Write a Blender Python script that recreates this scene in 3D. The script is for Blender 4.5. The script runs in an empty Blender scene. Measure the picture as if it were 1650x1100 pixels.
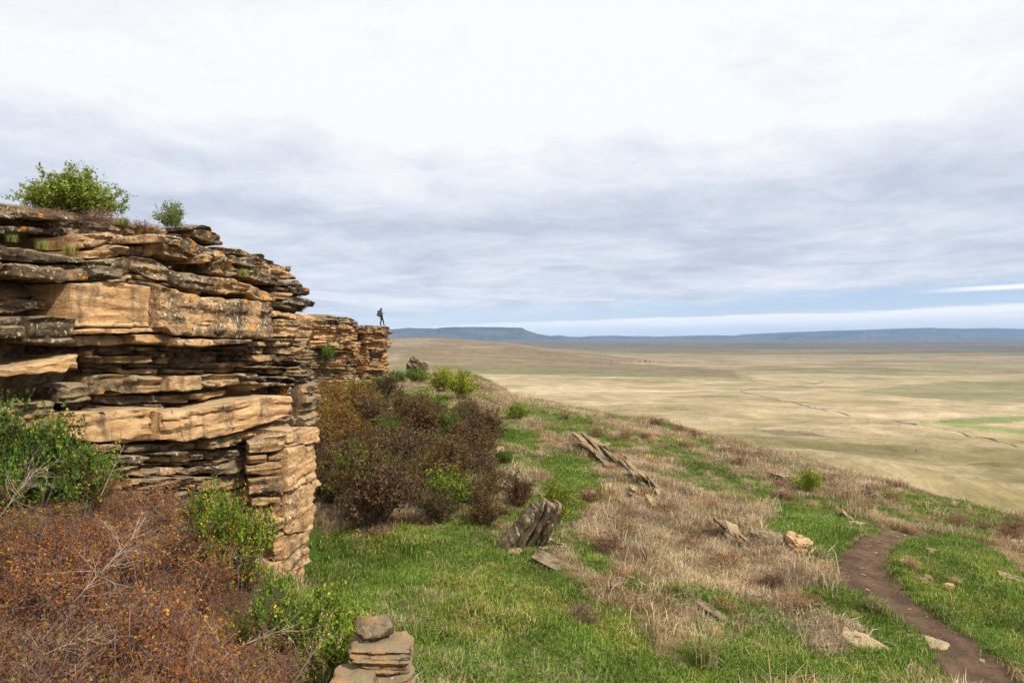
import bpy, bmesh, math, random
import numpy as np
from mathutils import Vector

# ------------------------------------------------------------------ camera, sky, sun, exposure
scene = bpy.context.scene
F = 1100.0; CU = 825.0; CV = 545.0           # focal length and horizon of the 1650 px photograph
cam_d = bpy.data.cameras.new('camera'); cam = bpy.data.objects.new('camera', cam_d)
scene.collection.objects.link(cam); scene.camera = cam
cam_d.sensor_width = 36.0; cam_d.lens = 24.0; cam_d.clip_start = 0.05; cam_d.clip_end = 200000.0
cam.location = (0, 0, 0); cam.rotation_euler = (math.radians(90 - 0.26), 0, 0)

SUN_AZ, SUN_EL = math.radians(118), math.radians(48)     # from +Y clockwise: behind the camera, to the right
sun_dir = Vector((math.sin(SUN_AZ)*math.cos(SUN_EL), math.cos(SUN_AZ)*math.cos(SUN_EL), math.sin(SUN_EL)))
sl = bpy.data.lights.new('sun', 'SUN'); sl.energy = 5.0; sl.angle = math.radians(5); sl.color = (1.0, 0.93, 0.82)
so = bpy.data.objects.new('sun', sl); scene.collection.objects.link(so)
so.rotation_euler = (-sun_dir).to_track_quat('-Z', 'Y').to_euler(); so.location = (30, -30, 40)

class NT:
    """tiny helper to wire node trees"""
    def __init__(s, tree): s.t = tree; s.n = tree.nodes; s.l = tree.links
    def node(s, kind, **kw):
        n = s.n.new(kind)
        for k, v in kw.items(): setattr(n, k, v)
        return n
    def put(s, sock, v):
        if hasattr(v, 'is_output') or isinstance(v, bpy.types.NodeSocket): s.l.new(v, sock)
        elif v is not None: sock.default_value = v
    def math(s, op, a, b=None, c=None, clamp=False):
        n = s.node('ShaderNodeMath', operation=op, use_clamp=clamp)
        for i, v in enumerate((a, b, c)):
            if v is not None: s.put(n.inputs[i], v)
        return n.outputs[0]
    def vmath(s, op, a, b=None):
        n = s.node('ShaderNodeVectorMath', operation=op); s.put(n.inputs[0], a)
        if b is not None: s.put(n.inputs[1], b)
        return n.outputs[0]
    def noise(s, vec, scale, detail=4.0, rough=0.55, dist=0.0):
        n = s.node('ShaderNodeTexNoise'); s.put(n.inputs['Vector'], vec)
        n.inputs['Scale'].default_value = scale; n.inputs['Detail'].default_value = detail
        n.inputs['Roughness'].default_value = rough; n.inputs['Distortion'].default_value = dist
        return n.outputs['Fac']
    def ramp(s, fac, stops, interp='LINEAR'):
        n = s.node('ShaderNodeValToRGB'); s.put(n.inputs[0], fac); cr = n.color_ramp; cr.interpolation = interp
        while len(cr.elements) < len(stops): cr.elements.new(0.5)
        for e, (p, c) in zip(cr.elements, stops):
            e.position = p; e.color = c if len(c) == 4 else (*c, 1)
        return n.outputs[0]
    def mix(s, fac, a, b, blend='MIX'):
        n = s.node('ShaderNodeMix', data_type='RGBA', blend_type=blend)
        s.put(n.inputs[0], fac)
        for i, v in ((6, a), (7, b)):
            if isinstance(v, tuple) and len(v) == 3: v = (*v, 1)
            s.put(n.inputs[i], v)
        return n.outputs[2]
    def smooth(s, x, lo, hi):
        n = s.node('ShaderNodeMapRange', interpolation_type='SMOOTHSTEP'); s.put(n.inputs[0], x)
        s.put(n.inputs[1], lo); s.put(n.inputs[2], hi); n.inputs[3].default_value = 0; n.inputs[4].default_value = 1
        return n.outputs[0]
    def combine(s, x, y, z):
        n = s.node('ShaderNodeCombineXYZ')
        for i, v in enumerate((x, y, z)): s.put(n.inputs[i], v)
        return n.outputs[0]

world = bpy.data.worlds.new('World'); scene.world = world; world.use_nodes = True
W = NT(world.node_tree); W.n.clear()
tc = W.node('ShaderNodeTexCoord').outputs['Generated']
sep = W.node('ShaderNodeSeparateXYZ'); W.l.new(tc, sep.inputs[0]); dx, dy, dz = sep.outputs
sky = W.node('ShaderNodeTexSky', sky_type='NISHITA', sun_disc=False, sun_elevation=SUN_EL, sun_rotation=SUN_AZ)
sky.altitude = 1200; sky.dust_density = 0.4; sky.ozone_density = 1.2
blue = W.mix(1.0, sky.outputs[0], (0.094, 0.096, 0.124), 'MULTIPLY')
# a flat cloud deck overhead, seen in perspective, whose straight far edge leaves a strip of blue above the plain
zz = W.math('ADD', W.math('MAXIMUM', dz, 0.0), 0.10)
pl = W.combine(W.math('DIVIDE', dx, zz), W.math('DIVIDE', dy, zz), 0.0)
n1 = W.noise(pl, 0.62, 10, 0.60, 0.5)
n2 = W.noise(W.vmath('ADD', pl, (7.3, 2.1, 4.0)), 0.13, 4, 0.5, 0.2)
n3 = W.noise(W.vmath('ADD', pl, (1.3, 9.1, 2.0)), 2.6, 9, 0.66, 0.5)
br = W.ramp(dz, [(0.0, (.66,)*3), (0.05, (.64,)*3), (0.10, (.57,)*3), (0.17, (.58,)*3), (0.22, (.75,)*3), (0.29, (.94,)*3), (0.8, (1.0,)*3)])
nn = W.math('ADD', W.math('ADD', W.math('MULTIPLY', W.math('SUBTRACT', n1, .5), 1.0), W.math('MULTIPLY', W.math('SUBTRACT', n2, .5), .7)), W.math('MULTIPLY', W.math('SUBTRACT', n3, .5), .6))
lum = W.math('ADD', br, W.math('MULTIPLY', nn, 0.86))
deck = W.ramp(lum, [(0.2, (.37, .42, .535)), (0.5, (.52, .57, .68)), (0.70, (.70, .735, .815)), (.9, (.875, .88, .90))])
nzE = W.math('SUBTRACT', W.noise(W.vmath('MULTIPLY', tc, (3., 3., 55.)), 2.0, 6, .6), .5)
edge = W.math('ADD', W.math('ADD', W.math('MULTIPLY', dy, .033), W.math('MULTIPLY', dx, .052)), W.math('MULTIPLY', nzE, .045))
mdeck = W.smooth(W.math('SUBTRACT', dz, edge), -0.008, 0.022)
c = W.mix(mdeck, blue, deck)
fogtop = W.math('ADD', W.math('ADD', W.math('MULTIPLY', dy, .022), W.math('MULTIPLY', dx, .036)), W.math('MULTIPLY', nzE, .016))
mfog = W.math('SUBTRACT', 1.0, W.smooth(W.math('SUBTRACT', dz, fogtop), -0.002, 0.003))
fogc = W.mix(W.smooth(W.math('SUBTRACT', dz, fogtop), -0.03, 0.0), (.66, .68, .76), (.93, .93, .96))
c = W.mix(W.math('MULTIPLY', mfog, .95), c, fogc)
st = W.math('SUBTRACT', dz, W.math('ADD', W.math('MULTIPLY', dx, .03), .043))            # one lens-shaped streak in the gap
ms = W.math('MULTIPLY', W.math('SUBTRACT', 1.0, W.smooth(W.math('ABSOLUTE', st), .0008, .0045)), W.smooth(W.math('ADD', dx, W.math('MULTIPLY', nzE, .1)), .5, .58))
ms = W.math('MULTIPLY', ms, W.smooth(dy, .3, .5))
c = W.mix(ms, c, (.97, .97, .99))
bg = W.node('ShaderNodeBackground'); W.l.new(c, bg.inputs[0]); bg.inputs[1].default_value = 1.0
wo = W.node('ShaderNodeOutputWorld'); W.l.new(bg.outputs[0], wo.inputs[0])
world.cycles.sampling_method = 'MANUAL'; world.cycles.sample_map_resolution = 512

vs = scene.view_settings; vs.view_transform = 'Standard'; vs.look = 'None'; vs.gamma = 1; vs.exposure = 0.15; vs.use_curve_mapping = False
scene.render.engine = 'CYCLES'
cy = scene.cycles; cy.use_denoising = True; cy.max_bounces = 6; cy.diffuse_bounces = 3; cy.glossy_bounces = 1; cy.transmission_bounces = 3
cy.volume_bounces = 1; cy.use_adaptive_sampling = True; cy.adaptive_threshold = 0.02; cy.caustics_reflective = False; cy.caustics_refractive = False

# ------------------------------------------------------------------ helpers
COL = scene.collection
def tag(o, label=None, cat=None, group=None, kind=None):
    for k, v in (('label', label), ('category', cat), ('group', group), ('kind', kind)):
        if v: o[k] = v
    return o
def empty(name, loc=(0, 0, 0)):
    o = bpy.data.objects.new(name, None); o.location = loc; o.empty_display_size = .2; COL.objects.link(o); return o
def link(name, me, mat=None, parent=None, loc=None):
    o = bpy.data.objects.new(name, me); COL.objects.link(o)
    if mat is not None and len(me.materials) == 0: me.materials.append(mat)
    if loc is not None: o.location = loc
    if parent is not None:
        o.parent = parent
        if loc is None and not parent.get('_loc'): o.location = -Vector(parent.location)      # mesh was built in world coordinates
    return o
def mesh_np(name, V, quads=None, tris=None, smooth=True, sharp=None, attrs=None, ngons=None):
    me = bpy.data.meshes.new(name); V = np.asarray(V, float)
    loops = []; starts = []; k = 0
    parts = []
    for Fa, n in ((quads, 4), (tris, 3)):
        if Fa is not None and len(Fa):
            Fa = np.asarray(Fa, np.int64).reshape(-1, n); parts.append((Fa.ravel(), n, len(Fa)))
    for ng in (ngons or []): parts.append((np.asarray(ng), len(ng), 1))
    tot = sum(len(p[0]) for p in parts); nf = sum(p[2] for p in parts)
    me.vertices.add(len(V)); me.vertices.foreach_set('co', V.ravel().astype(np.float32))
    me.loops.add(tot); me.polygons.add(nf)
    me.loops.foreach_set('vertex_index', np.concatenate([p[0] for p in parts]).astype(np.int32))
    tots = np.concatenate([np.full(p[2], p[1]) for p in parts]); st = np.concatenate([[0], np.cumsum(tots)[:-1]])
    me.polygons.foreach_set('loop_start', st.astype(np.int32))
    me.polygons.foreach_set('use_smooth', np.full(nf, smooth))
    me.update(calc_edges=True); me.validate()
    if sharp is not None and smooth: me.set_sharp_from_angle(angle=sharp)
    for an, (ty, dat) in (attrs or {}).items():
        a = me.attributes.new(an, ty, 'POINT'); a.data.foreach_set({'FLOAT': 'value', 'INT': 'value', 'FLOAT_COLOR': 'color', 'FLOAT_VECTOR': 'vector'}[ty], np.asarray(dat).ravel())
    return me
# vectorised value noise
def _h(ix, iy, iz, seed):
    n = (ix.astype(np.int64)*374761393 + iy.astype(np.int64)*668265263 + iz.astype(np.int64)*2147483647 + seed*1274126177) & 0xFFFFFFFF
    n = ((n ^ (n >> 13)) * 1274126177) & 0xFFFFFFFF
    n = ((n ^ (n >> 16)) * 2246822519) & 0xFFFFFFFF
    return ((n ^ (n >> 15)) & 0xFFFFFF) / float(0xFFFFFF)
def vnoise(x, y, z=0.0, seed=0):
    x, y, z = np.broadcast_arrays(np.asarray(x, float), np.asarray(y, float), np.asarray(z, float))
    ix, iy, iz = np.floor(x), np.floor(y), np.floor(z); fx, fy, fz = x-ix, y-iy, z-iz
    fx, fy, fz = (f*f*f*(f*(f*6-15)+10) for f in (fx, fy, fz)); r = 0
    for a in (0, 1):
        for b in (0, 1):
            for d in (0, 1):
                r = r + _h(ix+a, iy+b, iz+d, seed) * (fx if a else 1-fx) * (fy if b else 1-fy) * (fz if d else 1-fz)
    return r*2-1
def fbm(x, y, z=0.0, o=4, seed=0, g=.5, l=2.03):
    r = 0; a = 1; t = 0
    for i in range(o): r = r + a*vnoise(np.asarray(x)*l**i, np.asarray(y)*l**i, np.asarray(z)*l**i, seed+i*17); t += a; a *= g
    return r/t
def sstep(x, a, b):
    t = np.clip((np.asarray(x, float)-a)/(b-a), 0, 1); return t*t*(3-2*t)
def P(u, v, d): return np.array([(u-CU)/F*d, d, (CV-v)/F*d])

# ------------------------------------------------------------------ materials
MATS = {}
def material(name, rough=.9):
    m = bpy.data.materials.new(name); m.use_nodes = True; t = NT(m.node_tree); t.n.clear()
    out = t.node('ShaderNodeOutputMaterial'); b = t.node('ShaderNodeBsdfPrincipled'); t.l.new(b.outputs[0], out.inputs[0])
    b.inputs['Roughness'].default_value = rough; b.inputs['Specular IOR Level'].default_value = .15
    MATS[name] = m; return m, t, b
def plain_mat(name, col, rough=.85, var=.25, scale=8.0):
    m, t, b = material(name, rough); tcn = t.node('ShaderNodeTexCoord').outputs['Object']
    n = t.noise(tcn, scale, 5); lo = tuple(c*(1-var) for c in col); hi = tuple(min(1, c*(1+var)) for c in col)
    t.put(b.inputs['Base Color'], t.ramp(n, [(.3, lo), (.7, hi)])); return m
def rock_material(name, scale=1.0, pal=0):
    """bedded sandstone; the object colour carries (greyness, lichen, lightness)"""
    m, t, b = material(name, .92)
    pos = t.node('ShaderNodeNewGeometry').outputs['Position']; nrm = t.node('ShaderNodeNewGeometry').outputs['Normal']
    oi = t.node('ShaderNodeObjectInfo'); so_ = t.node('ShaderNodeSeparateColor'); t.l.new(oi.outputs['Color'], so_.inputs[0])
    grey, lich, light = so_.outputs; rnd = oi.outputs['Random']
    off = t.combine(t.math('MULTIPLY', rnd, 31.), t.math('MULTIPLY', rnd, 17.), t.math('MULTIPLY', rnd, 5.))
    p = t.vmath('ADD', pos, off)
    wob = t.noise(pos, .7*scale, 3); ps = t.vmath('MULTIPLY', p, (.9, .9, 4.6))
    ps = t.vmath('ADD', ps, t.combine(0., 0., t.math('MULTIPLY', wob, 2.6)))
    strata = t.noise(ps, 1.4*scale, 8, .62); strata2 = t.noise(ps, 5.5*scale, 6, .6)
    base = t.ramp(strata, [(.24, (.17, .10, .055)), (.40, (.32, .195, .10)), (.52, (.44, .285, .15)), (.66, (.53, .375, .22)), (.8, (.36, .205, .095))])
    big = t.noise(p, .55*scale, 5, .6)
    base = t.mix(t.math('MULTIPLY', t.smooth(big, *((.52, .78) if pal == 0 else (.36, .6))), .6 if pal == 0 else .9), base, (.42, .21, .07))       # iron staining
    base = t.mix(t.math('MULTIPLY', t.smooth(strata2, .54, .74), .55), base, (.16, .085, .045), 'MIX')
    # vertical water streaks of dark varnish
    pv = t.vmath('MULTIPLY', p, (3.4, 3.4, .35)); streak = t.noise(pv, .8*scale, 5, .6, .4)
    base = t.mix(t.math('MULTIPLY', t.smooth(streak, .50, .68), .75), base, (.085, .068, .055))
    base = t.mix(t.math('MULTIPLY', t.smooth(t.noise(pv, 1.5*scale, 4), .66, .76), .45), base, (.72, .58, .38))
    # grey weathered crust, darkened to add shade contrast between the beds
    gn = t.noise(p, 1.9*scale, 7, .65)
    gm = t.math('MULTIPLY', t.smooth(t.math('ADD', gn, t.math('MULTIPLY', t.math('SUBTRACT', grey, .5), .75)), .40, .60), .92)
    crust = t.ramp(t.noise(p, 9*scale, 6, .7), [(.3, (.028, .022, .016)), (.5, (.085, .066, .045)), (.7, (.22, .18, .13))])
    base = t.mix(gm, base, crust)
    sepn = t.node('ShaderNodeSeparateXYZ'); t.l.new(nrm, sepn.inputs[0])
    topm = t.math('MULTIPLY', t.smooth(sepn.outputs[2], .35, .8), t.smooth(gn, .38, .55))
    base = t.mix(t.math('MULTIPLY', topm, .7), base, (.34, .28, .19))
    # lichen: pale spots, black spots, orange patches
    zone = t.math('ADD', t.noise(p, .8*scale, 3), t.math('MULTIPLY', t.math('SUBTRACT', lich, .5), .8))
    l1 = t.math('MULTIPLY', t.smooth(t.noise(p, 11*scale, 4, .6), .56, .63), t.smooth(zone, .44, .58))
    base = t.mix(t.math('MULTIPLY', l1, .85), base, (.055, .05, .048))
    l2 = t.math('MULTIPLY', t.smooth(t.noise(t.vmath('ADD', p, (3., 8., 1.)), 14*scale, 3, .55), .60, .66), t.smooth(zone, .44, .58))
    base = t.mix(t.math('MULTIPLY', l2, .9), base, (.60, .58, .50))
    l3 = t.math('MULTIPLY', t.smooth(t.noise(t.vmath('ADD', p, (13., 2., 6.)), 3.2*scale, 6, .7), .58, .66), t.smooth(zone, .5, .62))
    base = t.mix(t.math('MULTIPLY', l3, .9), base, (.62, .24, .02))
    vo = t.node('ShaderNodeTexVoronoi', feature='DISTANCE_TO_EDGE'); vo.inputs['Scale'].default_value = .95*scale
    t.put(vo.inputs['Vector'], t.vmath('ADD', t.vmath('MULTIPLY', p, (1.5, 1.5, .8)), t.combine(t.math('MULTIPLY', gn, .5), t.math('MULTIPLY', big, .5), t.math('MULTIPLY', streak, .4))))
    crack = t.math('SUBTRACT', 1.0, t.smooth(vo.outputs['Distance'], .003, .014)); crack = t.math('MULTIPLY', crack, t.smooth(gn, .50, .60))
    base = t.mix(t.math('MULTIPLY', crack, .6), base, (.03, .022, .016))
    lt = t.math('ADD', .52, t.math('MULTIPLY', light, .85))
    base = t.mix(1.0, base, t.combine(lt, t.math('MULTIPLY', lt, .95), t.math('MULTIPLY', lt, .86)), 'MULTIPLY')
    t.put(b.inputs['Base Color'], base)
    hgt = t.math('ADD', t.math('MULTIPLY', strata, .6), t.math('ADD', t.math('MULTIPLY', crack, -.45), t.math('ADD', t.math('MULTIPLY', strata2, .4), t.math('ADD', t.math('MULTIPLY', t.noise(p, 22*scale, 6, .7), .5), t.math('MULTIPLY', t.noise(p, 5*scale, 6, .6), .5)))))
    bp = t.node('ShaderNodeBump'); bp.inputs['Strength'].default_value = .9; bp.inputs['Distance'].default_value = .07/scale
    t.l.new(hgt, bp.inputs['Height']); t.l.new(bp.outputs[0], b.inputs['Normal'])
    return m
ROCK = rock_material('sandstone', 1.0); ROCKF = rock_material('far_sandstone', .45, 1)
def leaf_material(name, stops, transl=.25, pos_scale=1.2, dark=.75, hue=None):
    m, t, b = material(name, .7)
    a = t.node('ShaderNodeAttribute', attribute_name='rnd').outputs['Fac']
    col = t.ramp(a, stops)
    oi = t.node('ShaderNodeObjectInfo').outputs
    col = t.mix(1.0, col, oi['Color'], 'MULTIPLY')
    pn = t.noise(t.node('ShaderNodeNewGeometry').outputs['Position'], pos_scale, 3)
    k = t.ramp(pn, [(.35, (dark,)*3), (.65, (1.15,)*3)]); col = t.mix(1.0, col, k, 'MULTIPLY')
    if hue:
        hn = t.noise(t.vmath('ADD', t.node('ShaderNodeNewGeometry').outputs['Position'], (31., 7., 0.)), hue[1], 5, .65)
        col = t.mix(t.smooth(hn, hue[2], hue[3]), col, t.mix(1.0, col, hue[0], 'MULTIPLY'))
    t.put(b.inputs['Base Color'], col)
    tr = t.node('ShaderNodeBsdfTranslucent'); t.put(tr.inputs[0], col)
    mx = t.node('ShaderNodeMixShader'); mx.inputs[0].default_value = transl
    t.l.new(b.outputs[0], mx.inputs[1]); t.l.new(tr.outputs[0], mx.inputs[2])
    out = [n for n in t.n if n.type == 'OUTPUT_MATERIAL'][0]; t.l.new(mx.outputs[0], out.inputs[0]); return m
M_GREEN = leaf_material('currant_leaf', [(0, (.04, .085, .012)), (.4, (.12, .20, .025)), (.7, (.22, .31, .045)), (.86, (.33, .38, .07)), (.9, (.72, .50, .03)), (1, (.80, .60, .06))])
M_BUSH = leaf_material('bush_leaf', [(0, (.05, .09, .016)), (.5, (.16, .24, .035)), (.85, (.30, .37, .07)), (1, (.42, .33, .09))])
M_BROWN = leaf_material('thicket_leaf', [(0, (.06, .032, .02)), (.25, (.17, .08, .036)), (.5, (.30, .14, .045)), (.68, (.31, .22, .05)), (.86, (.42, .33, .07)), (1, (.58, .42, .12))])
M_SLOPE = leaf_material('slope_thicket_leaf', [(0, (.05, .03, .022)), (.3, (.12, .066, .036)), (.55, (.18, .125, .042)), (.75, (.21, .19, .05)), (1, (.37, .32, .09))])
M_DRY = leaf_material('dry_blade', [(0, (.28, .18, .10)), (.4, (.50, .37, .20)), (.75, (.66, .52, .32)), (1, (.78, .66, .46))], .2, .55, .72, ((.78, .66, .62), .5, .48, .62))
M_GRASS = leaf_material('green_blade', [(0, (.06, .11, .014)), (.4, (.125, .225, .026)), (.75, (.20, .31, .04)), (.9, (.30, .34, .08)), (1, (.48, .42, .19))], .3, .6, .68, ((1.75, 1.3, 1.6), .45, .50, .66))
M_WEED = leaf_material('weed_stalk', [(0, (.18, .12, .07)), (.4, (.41, .30, .18)), (.8, (.61, .48, .31)), (1, (.77, .65, .46))], .15, .7, .62, ((.74, .62, .50), .6, .50, .64))
def bark(name, c0, c1):
    m, t, b = material(name, .9); n = t.noise(t.node('ShaderNodeTexCoord').outputs['Object'], 14., 5)
    t.put(b.inputs['Base Color'], t.ramp(n, [(.3, c0), (.7, c1)])); return m
M_TWIG = bark('purple_twig', (.10, .06, .055), (.34, .24, .21)); M_TWIG2 = bark('brown_twig', (.05, .034, .026), (.19, .135, .10)); M_STEM = bark('grey_stem', (.08, .055, .04), (.2, .15, .11))
M_DEAD = bark('bleached_wood', (.26, .19, .13), (.58, .47, .36))
# ------------------------------------------------------------------ terrain
ctl = [tuple(P(*a)) for a in [
    (500,965,14.5),(650,950,14),(650,1090,10.5),(900,1090,10.8),(1150,1080,11.5),(1400,1090,12),(1570,1095,12.7),(1650,1090,13),
    (800,930,15),(1000,930,15.7),(1200,930,16.5),(1400,920,17.3),(1600,930,17.8),
    (560,850,19),(700,840,19.5),(850,850,19.5),(1000,850,20.5),(1200,860,20.5),(1440,850,22),(1640,850,24.5),
    (900,760,27),(1050,770,27.5),(1250,780,28),(1400,805,27),
    (850,690,36),(1000,700,36),(1150,720,36),(800,640,53),(950,667,45),(1080,690,41),(680,600,66),(620,642,60),(700,676,37),(650,760,26),(665,618,54),(705,628,49),(745,642,43)]]
ctl += [(-4.9,7.5,-3.7),(-3.3,7,-4.1),(-2.6,7.5,-4.4),(-4.1,5.5,-3.3),(-7.4,11.2,-2.7),(-6.4,13,-3.55),(-7.3,9.5,-2.3),(-6.8,10.4,-2.55),(-4.9,15.4,-5.7),(-8,8,-2.8),(-9,5,-2.2),(-5,3,-2.7),
        (0,0,-1.72),(0.4,1.4,-1.85),(0,4,-3.5),(0,6,-4.5),(0,8,-5.0),(6,6,-5.4),(4,3,-3.8),(6,0,-3.6),(12,5,-6.3),(20,10,-7.0),(-1.9,8.5,-4.75),(-3.2,10,-5.0),
        (-14,20,-5.0),(-20,40,-5.2),(-25,60,-5.2),(-15,10,-3.3),(-12,0,-2.5),(0,-5,-1.3),(-8,-8,-1.2),(10,-8,-3.5),(35,0,-8.5),(-12,80,-5.0)]
ctl = np.array(ctl)
def _tps(r2): return np.where(r2 > 1e-9, .5*r2*np.log(np.maximum(r2, 1e-9)), 0.)
_n = len(ctl); _A = np.zeros((_n+3, _n+3)); _d2 = ((ctl[:, None, :2]-ctl[None, :, :2])**2).sum(-1)
_A[:_n, :_n] = _tps(_d2) + np.eye(_n)*1.5; _A[:_n, _n] = 1; _A[:_n, _n+1:] = ctl[:, :2]; _A[_n:, :_n] = _A[:_n, _n:].T
_w = np.linalg.solve(_A, np.concatenate([ctl[:, 2], [0, 0, 0]]))
def near_z(x, y):
    x = np.clip(x, -26, 36); y = np.clip(y, -9, 84); sh = np.shape(x); x = np.ravel(x); y = np.ravel(y); out = np.empty(len(x))
    for i in range(0, len(x), 40000):
        a = x[i:i+40000]; b = y[i:i+40000]; d2 = (a[:, None]-ctl[None, :, 0])**2+(b[:, None]-ctl[None, :, 1])**2
        out[i:i+40000] = _tps(d2)@_w[:_n]+_w[_n]+_w[_n+1]*a+_w[_n+2]*b
    return out.reshape(sh)
CREST = np.array([(-200,140),(-60,140),(-14,105),(-7,76),(-1.2,57),(7,46),(12.8,38.5),(15,34),(17.5,30),(19.5,27),(27,18),(36,6),(45,-30),(45,-200),(-200,-200)], float)
def crest_out(x, y):
    """distance outside the bench and the closest point on its rim"""
    x = np.ravel(x); y = np.ravel(y); best = np.full(len(x), 1e18); bx = np.zeros(len(x)); by = np.zeros(len(x)); ins = np.zeros(len(x), bool)
    for (x0, y0), (x1, y1) in zip(CREST, np.roll(CREST, -1, 0)):
        t = np.clip(((x-x0)*(x1-x0)+(y-y0)*(y1-y0))/((x1-x0)**2+(y1-y0)**2), 0, 1); px = x0+t*(x1-x0); py = y0+t*(y1-y0)
        d = (x-px)**2+(y-py)**2; m = d < best; best[m] = d[m]; bx[m] = px[m]; by[m] = py[m]
        with np.errstate(divide='ignore', invalid='ignore'):
            c = ((y0 > y) != (y1 > y)) & (x < (x1-x0)*(y-y0)/(y1-y0)+x0)
        ins ^= c
    return np.where(ins, 0, np.sqrt(best)), bx, by
def plain_z(x, y):
    r = np.hypot(x, y)
    z = np.interp(np.log(np.maximum(r, 1)), np.log([20,80,130,200,350,500,1000,2000,4000,30000]), [-27,-33,-39,-46,-60,-70,-90,-100,-100,-100])
    k = sstep(r, 60, 140)*(1-sstep(r, 700, 1600))
    z = z + k*(6.5*fbm(x/85., y/48., 0, 4, 5) + 3.5*(.4-np.abs(fbm(x/34., y/26., 0, 3, 9)))*(1-sstep(r, 220, 600)))
    def bump(u, v, d, h, sx, sy):
        cx = (u-CU)/F*d; return h*np.exp(-((x-cx)/sx)**2-((y-d)/sy)**2)
    z = z + bump(1430,0,200,11,52,24) + bump(1575,0,130,9,14,10) + bump(1400,0,112,6,20,9) + bump(1690,0,96,6,26,9) + bump(1180,0,330,9,60,30) - bump(1250,0,250,6,60,22) - bump(1330,0,140,6,22,14)
    z = z + bump(790,0,3300,62,620,800) + bump(640,0,3600,66,500,900)
    k2 = sstep(r, 3500, 6000); z = z + k2*(44*np.clip(fbm(x/4200., y/1500., 0, 4, 31)+.12, -.2, 1)) + sstep(r, 900, 1800)*(1-k2)*5*fbm(x/420., y/300., 0, 3, 3)
    z = z + sstep(r, 9000, 14000)*(38+50*np.clip(fbm(x/5200., y/2600., 0, 4, 77), -.3, 1))
    return z
PATH_L = [(1530,1108),(1510,1050),(1472,1012),(1440,986),(1398,965),(1360,942),(1348,915),(1360,882),(1388,862),(1425,851),(1470,851)]
PATH_R = [(1652,1108),(1604,1060),(1552,1018),(1502,983),(1456,950),(1434,922),(1431,897),(1440,878),(1456,868),(1480,864),(1520,868)]
def H0(x, y):
    x = np.asarray(x, float); y = np.asarray(y, float); sh = np.broadcast(x, y).shape; x, y = (np.broadcast_to(a, sh).ravel() for a in (x, y))
    t, bx, by = crest_out(x, y); ins = t <= 0
    zn = near_z(np.where(ins, x, bx), np.where(ins, y, by))
    zn = zn + (.10*fbm(x/1.6, y/1.6, 0, 3, 2) + .24*fbm(x/5., y/5., 0, 3, 4))*sstep(np.hypot(x, y), 4, 9)
    w = np.exp(-(t/26.)**1.25); return (plain_z(x, y)*(1-w)+zn*w).reshape(sh)
def hit(u, v, fn=H0, far=4000.):
    """point of the ground seen at pixel (u, v)"""
    d = np.geomspace(4.0, far, 90); z = (CV-v)/F*d; b = np.nonzero(fn((u-CU)/F*d, d) > z)[0]; i = max(1, b[0] if len(b) else len(d)-1)
    d = np.linspace(d[i-1], d[i], 60); z = (CV-v)/F*d; h = fn((u-CU)/F*d, d); b = np.nonzero(h > z)[0]
    i = b[0] if len(b) else len(d)-1; dd = d[i]; return np.array([(u-CU)/F*dd, dd, float(fn(np.array([(u-CU)/F*dd]), np.array([dd]))[0])])
pl_w = np.array([hit(*a) for a in PATH_L]); pr_w = np.array([hit(*a) for a in PATH_R])
def resample(p, n):
    s = np.concatenate([[0], np.cumsum(np.linalg.norm(np.diff(p[:, :2], axis=0), axis=1))]); q = np.linspace(0, s[-1], n)
    r = np.stack([np.interp(q, s, p[:, k]) for k in range(p.shape[1])], 1)
    for _ in range(2): r[1:-1] = (r[:-2]+2*r[1:-1]+r[2:])/4
    return r
NP_ = 90
pl_s = resample(pl_w, NP_); pr_s = resample(pr_w, NP_)
jl = fbm(np.arange(NP_)*.45, 3.1, 0, 4, 8, .65)*.17; jr = fbm(np.arange(NP_)*.45, 9.7, 0, 4, 12, .65)*.17
pc = (pl_s+pr_s)/2; ax = pr_s-pl_s; wid = np.linalg.norm(ax[:, :2], axis=1, keepdims=True); axn = ax[:, :2]/wid
pl_s[:, :2] -= axn*jl[:, None]; pr_s[:, :2] += axn*jr[:, None]
print('path width', wid.min(), wid.mean(), wid.max())
def path_dist(x, y):
    """<0 inside the path (approx.), in half widths -1..: distance to centre / half width"""
    best = np.full(np.shape(x), 1e9)
    for i in range(NP_): best = np.minimum(best, np.hypot(x-pc[i, 0], y-pc[i, 1])/(wid[i, 0]*.5))
    return best
def H(x, y):
    z = H0(x, y); x = np.asarray(x, float); y = np.asarray(y, float)
    m = (x > 4) & (x < 22) & (y > 8) & (y < 30)
    if np.any(m):
        z = np.array(z); k = 1-sstep(path_dist(x[m], y[m]), .85, 1.35); z[m] = z[m]-.13*k
    return z
def ground_at(u, v): return hit(u, v, H)
def zat(x, y):
    x = np.array([float(x)]); y = np.array([float(y)]); return float((H(x, y) if x[0] > 4 else H0(x, y))[0])

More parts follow.
